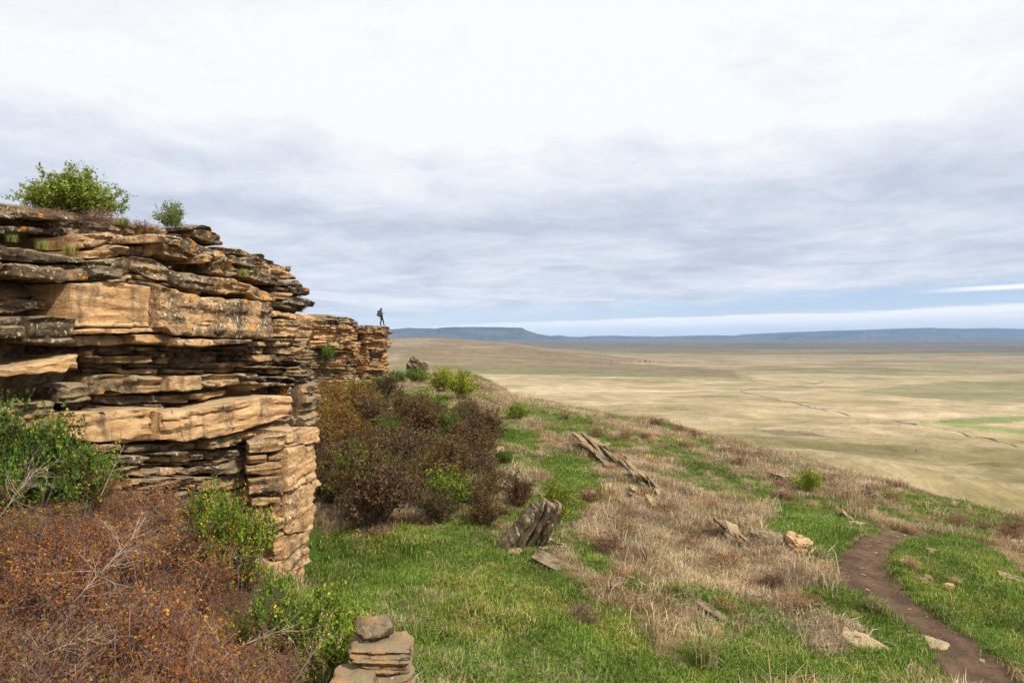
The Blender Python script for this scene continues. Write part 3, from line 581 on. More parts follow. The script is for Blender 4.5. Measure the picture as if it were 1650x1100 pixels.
A([(443,513),(465,514),(483,519)], [(439,542),(465,543),(484,543)], -.02, .2, .5, .72)
A([(481,507),(505,506)], [(484,543),(504,544)], .06, .2, .45, .74)
A([(92,356),(150,356),(210,360),(262,366),(306,372)], [(92,380),(150,378),(210,382),(262,380),(306,380)], -1.0, .5, .5, .32, rag=2.)
A([(392,436),(430,441),(458,447),(482,462),(494,478),(500,492)], [(392,470),(430,472),(458,474),(482,480),(494,486),(500,498)], -.85, .7, .5, .4, D=1.6, split=False)
A([(400,470),(458,471),(486,480),(499,492)], [(400,508),(458,508),(486,508),(501,507)], -.6, .7, .5, .42, D=1.6, split=False)
# thin beds under the overhang, its shade deepened in their grey dark tint
strata(NEARF, NCL, [(132,560),(220,558),(300,561),(405,556)], [(132,600),(220,602),(300,602),(405,598)], 5, (-.75, -.3), (.4, .85), (.3, .5), (.35, .6), 120, seed=11, D=1.0, gap=.06)
strata(NEARF, NCL, [(402,551),(445,549),(506,547)], [(402,600),(445,604),(506,606)], 6, (-.45, -.02), (.4, .85), (.3, .65), (.45, .7), 52, seed=12)
A([(148,604),(190,602),(264,606)], [(150,634),(200,634),(262,632)], -.36, .4, .35, .66, amp=.6)
A([(267,606),(300,604),(360,603),(404,600)], [(270,631),(320,628),(390,620),(420,610)], -.30, .35, .35, .72, amp=.6)
A([(98,620),(140,614),(152,622)], [(98,650),(140,648),(150,642)], -.28, .5, .4, .5)
A([(148,637),(200,638),(260,637)], [(150,650),(200,652),(258,648)], -.62, .55, .3, .45)
A([(262,639),(330,633),(370,629)], [(262,650),(330,644),(366,636)], -.42, .3, .3, .62)
strata(NEARF, NCL, [(395,606),(440,607),(504,606)], [(395,630),(440,622),(504,622)], 3, (-.3, 0), (.4, .8), (.4, .7), (.4, .6), 50, seed=13)
A([(455,622),(480,618),(503,616)], [(458,650),(480,652),(503,640)], -.35, .5, .5, .5)
strata(NEARF, NCL, [(100,652),(180,654),(260,652)], [(100,664),(180,664),(260,661)], 2, (-.75, -.45), (.5, .8), (.3, .5), (.3, .5), 60, seed=14)
A([(96,665),(150,664),(230,657),(254,656)], [(96,702),(150,712),(200,713),(255,710)], -.06, .2, .15, .72, D=1.6, amp=.5, split=False)
A([(257,663),(300,660),(345,655),(400,643),(440,637),(467,637)], [(258,708),(300,711),(350,705),(385,695),(440,678),(468,668)], .16, .15, .25, .86, D=1.8, amp=.5, rag=.6, split=False)
# crumbling beds below
strata(NEARF, NCL, [(60,716),(180,716),(260,714),(350,709),(400,697),(470,675)], [(60,765),(180,768),(300,768),(395,762),(440,742),(480,735)], 5, (-.45, .05), (.35, .8), (.3, .6), (.4, .66), 95, seed=15)
strata(NEARF, NCL, [(60,768),(200,770),(320,768),(400,760)], [(60,880),(200,890),(320,900),(400,900)], 5, (-.25, .15), (.35, .8), (.3, .6), (.4, .62), 120, seed=16)
A([(466,664),(485,655),(504,642)], [(468,690),(490,690),(503,688)], -.25, .55, .5, .45)
# the upright buttress standing in front of the corner
BUTT = Face([(-7.2,13.6),(-5.65,14.15),(-4.87,14.55),(-4.72,16.6),(-5.2,19.5),(-7,22)], .05)
def B(top, bot, p, g=.4, l=.45, b=.5, **k): k['amp'] = .42; return slab(BUTT, NCL, top, bot, p, g+.10, l+.05, b, split=False, rag=.7, **k)
B([(398,735),(430,732)], [(398,747),(429,744)], -.05, .3, .3, .62, D=.9)
B([(431,733),(456,729)], [(431,744),(457,741)], -.12, .35, .4, .6, D=.9)
B([(394,750),(430,746),(457,743)], [(397,768),(430,768),(457,764)], 0, .25, .4, .66, D=.9)
B([(398,770),(430,768),(458,766)], [(400,799),(430,800),(458,800)], -.03, .45, .35, .55, D=.9)
B([(403,802),(430,801),(456,801)], [(405,816),(430,816),(452,812)], -.06, .3, .3, .6, D=.9)
B([(392,818),(412,819),(424,818)], [(392,860),(412,870),(424,872)], -.10, .35, .4, .62, D=.8)
B([(426,820),(440,818),(458,816)], [(428,838),(440,838),(458,838)], -.34, .3, .3, .5, D=.6)
B([(424,841),(440,838),(458,834)], [(424,862),(440,858),(458,850)], 0, .15, .3, .72, D=.9)
B([(440,866),(450,862),(458,858)], [(440,905),(450,905),(458,905)], -.04, .25, .3, .64, D=.9)
B([(385,875),(410,880),(424,885)], [(385,960),(410,970),(424,975)], -.12, .4, .3, .55, D=.8)
B([(424,903),(440,905),(460,905)], [(424,995),(440,995),(460,995)], .0, .25, .3, .66, D=.9)
B([(462,694),(485,688),(515,688)], [(461,722),(485,716),(515,713)], .05, .15, .35, .86, D=1.3)  # right-hand slabs from here carry the sunlit brightness in their lighter tint
B([(400,712),(430,704),(460,697)], [(400,733),(430,730),(460,726)], .04, .3, .5, .66, D=1.2)
B([(460,721),(485,716),(509,713)], [(460,792),(485,782),(510,772)], .0, .28, .4, .86, D=1.3, amp=.8)
B([(460,790),(485,780),(509,770)], [(461,862),(485,858),(502,852)], -.04, .25, .45, .84, D=1.3, amp=.8)
B([(460,862),(485,858),(500,851)], [(458,925),(480,915),(495,908)], -.09, .35, .35, .78, D=1.2, amp=.8)
B([(458,924),(475,914),(493,907)], [(458,1000),(475,998),(488,996)], -.06, .3, .35, .78, D=1.1, amp=.8)
cliff_body(BUTT, NCL, [(0,-2.35),(1.6,-2.4),(2.6,-2.15),(20,-2.1)], 'rock_core', ROCK, .1, 7.2, -6.5, (.3,.4,.55,1), .15, setb=.5)
# a leaning rib of grey rock beside the corner
me = slab_mesh(NEARF, s_u(486), s_u(500)+1.1, lambda q: -1.15+0*q, lambda q: -2.2+0*q, .06, .5, seed=77)
o = link('rock_slab', me, ROCK, NCL); o.color = (.6, .4, .6, 1)
# the bay behind the corner, mostly out of sight
R_ = random.Random(5); s_c = s_u(505)+1.2
for i in range(26):
    q0 = s_c+R_.uniform(0, sE-s_c-5); L = R_.uniform(2.5, 6); zc = R_.uniform(-5, 1.2); hh = R_.uniform(.35, .9); SEED[0] += 1
    o = link('rock_slab', slab_mesh(NEARF, q0, min(q0+L, sE-.2), lambda q, z=zc+hh/2: z+0*q, lambda q, z=zc-hh/2: z+0*q, R_.uniform(-.3, .2), 1.2, res=.3, seed=SEED[0]), ROCK, NCL); o.color = (R_.uniform(.3, .8), .5, R_.uniform(.4, .7), 1)

# the far promontory where the walker stands
FARF = Face([(-23.5,56),(-19.6,58.5),(-17.6,60.2),(-14.6,62.8),(-14.35,65.2),(-11.95,67.5),(-11.8,70.5),(-14,76),(-19,84)], .12)
far_cliff = tag(empty('sandstone_promontory', (-15, 64, -5.2)), 'flat topped orange sandstone promontory that the walker stands on', 'cliff'); FCL = far_cliff
C = lambda *a, **k: slab(FARF, FCL, *a, mat=ROCKF, amp=k.pop('amp', 2.2), res=.3, rag=2.2, **k)
def s_f(u): return float(FARF.s_of_u(np.array([u]), 0)[0])
cliff_body(FARF, FCL, [(0,1.7),(s_f(505),1.75),(s_f(570),1.6),(s_f(582),1.0),(s_f(630),1.0),(s_f(630)+3,.9),(40,.8)], 'rock_core', ROCKF, zbot=-7.5, col=(.35,.45,.5,1), res=.35)
C([(496,512),(530,510),(560,511),(574,517)], [(496,522),(530,521),(560,521),(576,523)], -.3, .6, .6, .6, D=2.5)
C([(496,523),(530,522),(570,524)], [(496,529),(530,530),(572,531)], -.1, .35, .5, .75, D=2.5)
C([(505,530),(540,531),(577,531)], [(505,545),(540,548),(576,549)], -.45, .05, .85, .95, D=2.0)
C([(500,549),(545,548),(577,551)], [(500,561),(545,562),(577,563)], -.1, .3, .6, .78, D=2.2)
strata(FARF, FCL, [(500,563),(540,564),(578,565)], [(500,612),(540,613),(580,612)], 7, (-.9, 0), (.4, .8), (.4, .6), (.35, .65), 55, D=2.0, seed=21, mat=ROCKF, amp=2., res=.3, rag=2.)
strata(FARF, FCL, [(500,613),(540,614),(585,613)], [(500,650),(540,650),(585,648)], 3, (-.2, .5), (.3, .6), (.4, .6), (.5, .7), 50, D=2.0, seed=22, mat=ROCKF, amp=2., res=.3, rag=2.)
C([(575,526),(582,526),(590,528)], [(575,556),(582,556),(590,556)], -1.0, .8, .4, .35, D=1.6)
C([(580,524.5),(605,523.8),(631,526.5)], [(580,530),(605,530),(629,532)], .1, .55, .5, .6, D=4.0, amp=1.0)
C([(586,531),(610,531),(630,533)], [(586,537),(610,537),(634,539)], .25, .4, .6, .65, D=3.0)
C([(588,538),(610,538),(629,540)], [(588,546),(610,546),(628,547)], -.05, .1, .7, .88, D=3.0)
C([(590,547),(612,547),(633,548)], [(590,553),(612,553),(633,554)], .2, .35, .6, .7, D=3.0)
C([(592,554),(612,553),(628,553)], [(592,570),(612,570),(622,568)], -.1, .05, .75, .92, D=2.6)
C([(600,562),(618,560),(631,556)], [(600,568),(618,566),(629,562)], .35, .7, .4, .4, D=2.4)
strata(FARF, FCL, [(580,571),(600,571),(618,572)], [(580,612),(600,612),(616,612)], 6, (-.6, 0), (.3, .7), (.4, .65), (.45, .7), 30, D=2.0, seed=23, mat=ROCKF, amp=2., res=.3, rag=2.)
C([(586,588),(604,587),(620,587)], [(586,596),(604,596),(618,596)], .15, .3, .4, .6, D=2.4)
C([(584,613),(605,612),(630,616)], [(584,626),(605,626),(632,628)], .4, .3, .5, .68, D=3.0)
C([(575,627),(605,627),(632,629)], [(575,642),(605,642),(630,643)], .7, .35, .5, .62, D=3.0)
strata(FARF, FCL, [(630,530),(631,530),(632,530)], [(630,600),(631,600),(632,600)], 1, (-.4,-.2), (.4,.6), (.4,.6), (.5,.6), 60, D=2., seed=24, mat=ROCKF)

# the flat land on top of the cliffs
def plateau(face, prof, name, back, s_lo=0., s_hi=None):
    q = np.arange(s_lo, face.s[-1] if s_hi is None else s_hi, .5); zt = np.interp(q, [a[0] for a in prof], [a[1] for a in prof]); rows = []
    X, Y = face.at(q, -2.4)
    for k, (dx_, dz_) in enumerate(((0, .02), (-.8, .20), (-2., .32), (-5., .45), (-14, .7), (-40, 1.0), (-90, 1.4))):
        rows.append(np.column_stack([X+dx_, Y+.15*dx_, zt+dz_+.06*fbm(X+dx_, Y, 0, 3, 71)]))
    V = np.stack(rows, 0); a, c = V.shape[:2]; ii = np.arange(a*c).reshape(a, c); n_ = V.shape[0]*V.shape[1]
    cc = np.tile([.22, .15, .085, 1], (n_, 1))*np.column_stack([1+.3*fbm(V[..., 0].ravel(), V[..., 1].ravel(), 0, 3, 5)]*3+[np.ones(n_)])
    o = link(name, mesh_np(name, V.reshape(-1, 3), np.stack([ii[:-1, :-1], ii[1:, :-1], ii[1:, 1:], ii[:-1, 1:]], -1).reshape(-1, 4)[:, ::-1], attrs={'cover': ('FLOAT_COLOR', cc)}), GROUND); return tag(o, kind='structure')
plateau(NEARF, body_prof, 'plateau', 60)
plateau(FARF, [(0,1.5),(s_f(505),1.7),(s_f(570),1.55),(s_f(582),.98),(s_f(630),1.0),(40,.8)], 'plateau', 60)
# ------------------------------------------------------------------ plants
def tubes(lines, sides=3):
    """lines: list of (points n x 3, radius at start, radius at end)"""
    Vs = []; Qs = []; k = 0; an = np.arange(sides)*2*math.pi/sides
    for pts, r0, r1 in lines:
        n = len(pts); tg = np.gradient(pts, axis=0); tg /= np.linalg.norm(tg, axis=1, keepdims=True)+1e-9
        ref = np.where(np.abs(tg[:, 2:3]) > .9, np.array([[1., 0, 0]]), np.array([[0, 0, 1.]])); a = np.cross(tg, ref); a /= np.linalg.norm(a, axis=1, keepdims=True)+1e-9; b = np.cross(tg, a)
        r = np.linspace(r0, r1, n)[:, None, None]
        Vs.append((pts[:, None]+r*(a[:, None]*np.cos(an)[None, :, None]+b[:, None]*np.sin(an)[None, :, None])).reshape(-1, 3))
        i = np.arange((n-1)*sides); row, c = i//sides, i % sides; c2 = (c+1) % sides
        Qs.append(np.stack([k+row*sides+c, k+row*sides+c2, k+(row+1)*sides+c2, k+(row+1)*sides+c], 1)); k += n*sides
    return np.concatenate(Vs), np.concatenate(Qs)
def leaves_mesh(name, pos, size, rng, up=.35, aspect=.62, rnd=None, mul=None):
    n = len(pos); d = rng.normal(size=(n, 3)); d[:, 2] += up; d /= np.linalg.norm(d, axis=1, keepdims=True); q = rng.normal(size=(n, 3)); sd = np.cross(d, q); sd /= np.linalg.norm(sd, axis=1, keepdims=True); nm = np.cross(d, sd)
    s = (size*rng.uniform(.6, 1.3, n)*(1 if mul is None else mul))[:, None]; w = s*aspect*.5
    V = np.stack([pos, pos+d*s*.5+sd*w+nm*s*.10, pos+d*s, pos+d*s*.5-sd*w+nm*s*.10], 1).reshape(-1, 3)
    rnd = rng.uniform(0, 1, n) if rnd is None else rnd
    return mesh_np(name, V, np.arange(4*n).reshape(n, 4), smooth=False, attrs={'rnd': ('FLOAT', np.repeat(rnd, 4))})
def shrub(seed, w, h, stems, twigs, leaves, lsize, stem_mat, leaf_mat, spread=1.0, r0=.012, twl=.35, curl=.12, floor=.0, straight=False, flower=0.0):
    """stems growing from a crown at the ground, side twigs, leaves along the twigs"""
    rng = np.random.default_rng(seed); L = []; segs = []
    for i in range(stems):
        az = rng.uniform(0, 6.283); sp = rng.uniform(.05, 1.0)**.7*spread; ln = rng.uniform(.65, 1.05)
        end = np.array([math.cos(az)*sp*w*.5*ln, math.sin(az)*sp*w*.5*ln, h*ln*math.sqrt(max(.05, 1-.75*min(1, sp)**2))]); b = np.array([math.cos(az), math.sin(az), 0])*rng.uniform(0, .12)*w
        t_ = np.linspace(0, 1, 6)[:, None]; p = b+(end-b)*t_; p[:, 2] += (np.sin(t_[:, 0]*math.pi)*.12*h*sp); p[1:] += rng.normal(size=(5, 3))*curl*.25*h*np.linspace(.3, 1, 5)[:, None]
        p[:, 2] = np.maximum(p[:, 2], floor*h*t_[:, 0]); L.append((p, r0*h, r0*h*.35)); segs.append(p)
    tw = []
    for i in range(twigs):
        s = segs[rng.integers(len(segs))]; t_ = rng.uniform(.25, 1.0)*4.999; k = int(t_); p0 = s[k]+(s[k+1]-s[k])*(t_-k); d = s[k+1]-s[k]; d /= np.linalg.norm(d)+1e-9
        d = d*.8+rng.normal(size=3)*.65; d[2] += .25; d /= np.linalg.norm(d); ln = twl*h*rng.uniform(.35, 1.0); m = p0+d*ln*.5+rng.normal(size=3)*ln*.08; e = p0+d*ln+rng.normal(size=3)*ln*.15; e[2] = max(e[2], .01)
        p = np.array([p0, m, e]); tw.append(p); L.append((p, r0*h*.35, r0*h*.15))
    V, Q = tubes(L); sm = mesh_np('stems', V, Q); sm.materials.append(stem_mat)
    tw_a = np.array(tw); pick = rng.integers(len(tw_a), size=leaves); t_ = rng.uniform(.1, 1, leaves)[:, None]; a = tw_a[pick]
    pos = np.where(t_ < .5, a[:, 0]+(a[:, 1]-a[:, 0])*t_*2, a[:, 1]+(a[:, 2]-a[:, 1])*(t_-.5)*2)+rng.normal(size=(leaves, 3))*lsize*.4
    # each twig carries its own tint, so the crown breaks into light and dark clumps
    tint = np.clip(rng.uniform(0, 1, len(tw_a))[pick]*.55+rng.uniform(0, .45, leaves), 0, 1)*(.88 if flower else 1.)
    if flower:
        fl = (rng.uniform(0, 1, len(tw_a)) < flower)[pick] & (t_[:, 0] > .45) & (rng.uniform(0, 1, leaves) < .7); tint = np.where(fl, rng.uniform(.91, 1, leaves), tint)
    lm = leaves_mesh('foliage', pos, lsize, rng, rnd=tint, mul=np.where(fl, .6, 1.) if flower else None); lm.materials.append(leaf_mat); return sm, lm
def plant(kind, name, loc, scale, rot, tint, label, cat, group=None, parts=('stems', 'foliage'), tilt=(0, 0)):
    e = empty(name, loc); e.rotation_euler = (tilt[0], tilt[1], rot); e.scale = scale if hasattr(scale, '__len__') else (scale,)*3
    for n_, me in zip(parts, kind):
        o = link(n_, me, None, e, loc=(0, 0, 0)); o.color = (*tint, 1)
    return tag(e, label, cat, group)
rg = random.Random(7)
CUR = [shrub(200+i, 1.5, 1.0, 24, 380, 5600, .046, M_STEM, M_GREEN, r0=.011, twl=.34, flower=.2) for i in range(3)]        # flowering currant
TOPB = shrub(231, 1.85, .92, 70, 1100, 14500, .048, M_STEM, M_BUSH, spread=1.15, r0=.011, twl=.30, curl=.22)
BRN = [shrub(240+i, 1.1, 1.0, 52, 360, 2900, .029, M_TWIG, M_BROWN, spread=.8, r0=.0060, twl=.34, curl=.3) for i in range(4)]   # leafing red-brown thicket
MID = [shrub(260+i, 2.0, 1.4, 40, 420, 3200, .070, M_TWIG2, M_SLOPE, r0=.007, twl=.36, curl=.2) for i in range(4)]
MIDG = [shrub(270+i, 1.8, 1.2, 30, 360, 2900, .075, M_STEM, M_BUSH, r0=.008, twl=.36, curl=.2) for i in range(3)]
LOW = shrub(281, 1.2, .45, 40, 300, 900, .03, M_TWIG, M_WEED, r0=.010, twl=.5, curl=.3)

def dead_branch(seed, trunk, n, fan, ln, r):
    """a bare bleached branch: a main stem (local points) that forks into fine twigs"""
    rng = np.random.default_rng(seed); main = np.array(trunk, float); L = [(resample(main, 9), r, r*.5)]; ax_ = main[-1]-main[0]; ax_ /= np.linalg.norm(ax_)
    subs = []
    for i in range(n):
        t_ = rng.uniform(.35, 1.0); k = min(int(t_*(len(main)-1)), len(main)-2); f = t_*(len(main)-1)-k; p0 = main[k]+(main[k+1]-main[k])*f
        d = ax_+rng.normal(size=3)*fan; d /= np.linalg.norm(d); l = ln*rng.uniform(.45, 1); c1 = p0+d*l*.4+rng.normal(size=3)*l*.06; c2 = p0+d*l+rng.normal(size=3)*l*.18; c2[2] -= .1*l*rng.uniform(-.5, 1)
        q = resample(np.array([p0, c1, c2]), 7); subs.append(q); L.append((q, r*.45, r*.16))
    for i in range(n*3):
        q = subs[rng.integers(len(subs))]; k = rng.integers(1, 6); d = q[k+1 if k < 6 else k]-q[k-1]; d = d/np.linalg.norm(d)+rng.normal(size=3)*.6; d /= np.linalg.norm(d); l = ln*.4*rng.uniform(.3, 1)
        L.append((resample(np.array([q[k], q[k]+d*l*.5+rng.normal(size=3)*l*.1, q[k]+d*l+rng.normal(size=3)*l*.15]), 5), r*.2, r*.1))
    V, Q = tubes(L, 4); me = mesh_np('dead_branch', V, Q); me.materials.append(M_DEAD); return me

# bushes on the cliff top and on its ledges
def face_pt(u, v, p): 
    s_ = NEARF.s_of_u(np.array([float(u)]), p); x, y = NEARF.at(s_, p); return float(x[0]), float(y[0]), (CV-v)/F*float(y[0])
plant(TOPB, 'leafy_bush', face_pt(120, 358, -1.6), (1.08, 1.0, 1.0), .4, (1.25, 1.15, .8), 'large rounded green bush growing on top of the near cliff', 'bush')
plant(MIDG[0], 'leafy_bush', face_pt(277, 376, -1.15), (.42, .42, .50), 1.0, (.85, .85, .9), 'small upright green bush beside the boulders on the near cliff top', 'bush')
plant(LOW, 'dry_scrub', face_pt(160, 368, -1.1), (.9, .7, .9), .3, (.75, .6, .6), 'low brown dead scrub at the foot of the cliff top bush', 'scrub')
plant(LOW, 'dry_scrub', face_pt(225, 374, -1.1), (.8, .6, .55), 2.3, (.8, .6, .5), 'low rusty scrub between the two cliff top bushes', 'scrub')
for i, (u_, v_, n_) in enumerate([(75, 352, 'left of the large cliff top bush'), (102, 360, 'under the left side of the large cliff top bush'), (142, 364, 'under the right side of the large cliff top bush'), (180, 370, 'right of the large cliff top bush'), (248, 376, 'at the foot of the small upright bush'), (300, 378, 'between the small upright bush and the corner boulders')]):
    plant(LOW, 'dry_scrub', face_pt(u_, v_, -1.25), (.6+.15*(i % 3), .55, .4+.12*(i % 2)), i*1.3, [(.8, .6, .5), (.95, .8, .6), (.7, .55, .55)][i % 3], 'dry brown scrub on the rim '+n_, 'scrub')
plant(MIDG[1], 'leafy_bush', face_pt(200, 368, -1.0), .17, 1.0, (1.3, 1.3, .8), 'tiny bright green plant on the rim between the two cliff top bushes', 'bush')
plant(MIDG[2], 'leafy_bush', face_pt(506, 486, -.55), (.30, .30, .42), 2.0, (.6, .65, .7), 'dark leafy sprig sticking out from the stepped corner of the near cliff', 'bush')
plant(MIDG[1], 'leafy_bush', face_pt(509, 503, -.4), (.24, .24, .30), .5, (.7, .8, .6), 'green sprig just under the dark one on the cliff corner', 'bush')
# foreground bench: flowering currants and red-brown thicket
for u, v, d, sc, k, tn, lab in [(40,790,9.5,(1.05,1.05,1.75),0,(.75,.85,.8),'green currant bush with yellow flowers climbing against the cliff foot'),
        (125,800,10.3,(.95,.9,1.2),1,(.8,.9,.8),'green flowering currant bush below the tan lower cliff blocks'),
        (-50,800,9.1,(1.0,1.0,1.6),2,(.75,.85,.8),'dark green currant bush at the cliff foot beside the dead twig heap'),
        (375,990,10.9,(1.05,.95,1.75),1,(1.15,1.05,.65),'tall currant bush with many yellow flowers before the upright buttress'),
        (330,960,11.6,(.85,.85,1.3),0,(1.15,1.05,.65),'yellow flowered currant bush in the angle between buttress and thicket'),
        (520,1075,9.0,(.95,.95,1.35),2,(1.1,1.05,.7),'sprawling currant bush with yellow flowers beside the broken rock stack'),
        (450,1060,9.3,(.95,.95,1.3),0,(.95,1.0,.8),'low currant bush with yellow flowers below the foot of the buttress')]:
    x, y = (u-CU)/F*d, d; plant(CUR[k], 'currant_bush', (x, y, zat(x, y)-.03), sc, rg.uniform(0, 6), tn, lab, 'bush')
R2 = random.Random(19); spots = []
_q = np.array([(R2.uniform(3.6, 12.0), R2.uniform(-160, 530)) for _ in range(1500)]); _z = H0((_q[:, 1]-CU)/F*_q[:, 0], _q[:, 0])
for (d, u), z in zip(_q, _z):
    x = (u-CU)/F*d; v = CV-F*z/d
    if v < 770 or v > 1330: continue
    if u > 395-.10*(v-1000) and v < 1060: continue
    if u > 448: continue
    sx = float(np.interp(d, NEARF.y, NEARF.x))
    if x < sx+.3: continue
    if any((x-a)**2+(d-b_)**2 < .44**2 for a, b_ in spots): continue
    spots.append((x, d))
    if len(spots) >= 110: break
TINTS = [(1.1, .76, .6), (1.2, .9, .55), (.72, .6, .66), (1.08, 1.2, .65), (.5, .42, .52)]
def thk(x, y, tn):
    near_c = x < float(np.interp(y, NEARF.y, NEARF.x))+1.4
    look = {TINTS[0]: 'red brown', TINTS[1]: 'rusty orange', TINTS[2]: 'purplish', TINTS[3]: 'ochre leafed', TINTS[4]: 'dark plum', (.72, .6, .75): 'dull violet, nearly leafless'}[tn]
    where = 'pressed against the near cliff foot' if near_c else ('beside the currant bushes under the buttress' if y > 8.6 else ('around the bleached dead branches' if x < -3.2 else 'between the dead branches and the broken rock stack'))
    return '%s twiggy thicket shrub %s' % (look, where), 'shrub', '%s thicket shrubs %s' % (look, where)
for i, (x, y) in enumerate(spots):
    tn = R2.choice(TINTS); s_ = R2.choice((.6, .75, .85, 1.0, 1.2))*R2.uniform(.9, 1.1)
    if y < 6.5 and x < -3.6: tn = (.72, .6, .75)
    plant(BRN[i % 4], 'thicket_shrub', (x, y, zat(x, y)-.04), (s_*1.05, s_*1.05, s_*R2.uniform(.65, 1.15)), R2.uniform(0, 6.3), tn, *thk(x, y, tn))
for (d, u), z in zip(_q[::-1], _z[::-1]):                            # low young shrubs fill the gaps
    x = (u-CU)/F*d; v = CV-F*z/d
    if v < 775 or v > 1300 or u > 440 or (u > 395-.10*(v-1000) and v < 1060) or x < float(np.interp(d, NEARF.y, NEARF.x))+.3 or len(spots) > 230: continue
    if any((x-a)**2+(d-b_)**2 < .27**2 for a, b_ in spots): continue
    spots.append((x, d)); s_ = R2.uniform(.38, .6); tn = R2.choice(TINTS); lab = thk(x, d, tn); plant(BRN[len(spots) % 4], 'thicket_shrub', (x, d, zat(x, d)-.04), (s_*1.2, s_*1.2, s_), R2.uniform(0, 6.3), tn, 'low '+lab[0], lab[1], 'low '+lab[2])
print('thicket', len(spots))
for (ua, va, da), (ub, vb, db), n_, fan, ln, r, lab, sd in [
        ((78,1000,6.3),(215,865,6.9),34,.5,.5,.0048,'long bleached dead branch with a fan of twigs lying over the thicket',1),
        ((350,1038,6.6),(470,1010,7.0),12,.6,.42,.0045,'pale dead branch spreading sideways beside the lowest currant bush',2),
        ((55,1032,5.6),(150,1030,5.9),10,.7,.35,.004,'small bleached dead branch low in the thicket below the long one',3),
        ((-10,830,7.6),(60,755,8.0),26,.9,.5,.0045,'tangled heap of pale dead twigs below the cliff foot currant',4),
        ((172,775,9.9),(200,716,10.2),4,.8,.16,.005,'bent grey dead stick poking up before the lower cliff blocks',5),
        ((420,1100,6.6),(330,1000,6.9),12,.6,.4,.0035,'fine pale dead twigs standing among the thicket near the broken rock stack',7),
        ((470,1100,7.0),(520,1030,7.4),12,.7,.35,.0035,'fine bleached twigs in front of the sprawling currant',8)]:
    a = P(ua, va, da)-np.array([.12, -.05, .22]); b_ = P(ub, vb, db); mid = (a+b_)/2+np.array([.02, 0, .05]); e = link('dead_branch', dead_branch(300+sd, [np.zeros(3), mid-a, b_-a], n_, fan, ln, r), None, None, tuple(a)); tag(e, lab, 'branch')
# shrub slope under the far cliff
R3_ = random.Random(23); mids = []
TH = [(495,650),(560,640),(640,625),(720,640),(765,655),(778,700),(785,745),(800,768),(795,805),(770,840),(700,848),(640,868),(560,885),(495,895)]
_q = np.array([(R3_.uniform(18.5, 56), R3_.uniform(485, 850)) for _ in range(3000)]); _z = H0((_q[:, 1]-CU)/F*_q[:, 0], _q[:, 0])
for (d, u), z in zip(_q, _z):
    x = (u-CU)/F*d; v = CV-F*(z+.5)/d
    if not in_poly(np.array([u]), np.array([v]), TH)[0]: continue
    if u > 655 and v < 652: continue
    if any((x-a)**2+(d-b_)**2 < (.92+.008*d)**2 for a, b_, _ in mids): continue
    if x < float(np.interp(d, NEARF.y, NEARF.x))+.45: continue
    mids.append((x, d, (u, v)))
    if len(mids) >= 150: break
print('mid thicket', len(mids))
for i, (x, y, (u, v)) in enumerate(mids):
    s_ = R3_.choice((.65, .8, 1.0, 1.15, 1.4)); edge_ = v > 825
    if u < 585 and v < 720: tn, lab = (1.55, 1.2, .7), 'rusty orange shrub near the corner of the near cliff'
    elif R3_.random() < .26: tn, lab = None, 'green leafed shrub among the dark thicket on the slope'
    else: tn, lab = R3_.choice([(.72, .6, .8), (.6, .58, .7), (.85, .8, .7), (.9, .7, .75), (.75, .85, .6)]), 'dense thicket on the slope'
    zone = 'near the near cliff corner' if u < 585 and v < 720 else ('along the meadow edge' if v > 790 else ('below the promontory' if v < 690 else ('behind the buttress' if u < 620 else ('towards the striated boulder' if u > 720 else 'in the middle of the slope thicket'))))
    if tn is not None and 'orange' not in lab: lab = {(.72, .6, .8): 'plum brown', (.6, .58, .7): 'dark slate brown', (.85, .8, .7): 'dull brown', (.9, .7, .75): 'maroon', (.75, .85, .6): 'olive brown'}[tn]+' shrub '+zone
    elif tn is None: lab = 'green leafed shrub '+zone
    if tn is None: plant(MIDG[i % 3], 'thicket_shrub', (x, y, zat(x, y)-.08), (s_*.8, s_*.8, s_*.8), R3_.uniform(0, 6.3), R3_.choice([(.6, .75, .55), (.8, .8, .45), (.55, .6, .45)]), lab, 'shrub', lab.replace('shrub', 'shrubs'))
    else: plant(MID[i % 4], 'thicket_shrub', (x, y, zat(x, y)-.08), (s_, s_, s_*(.6 if edge_ else 1.)), R3_.uniform(0, 6.3), tn, lab, 'shrub', lab.replace('shrub', 'shrubs'))
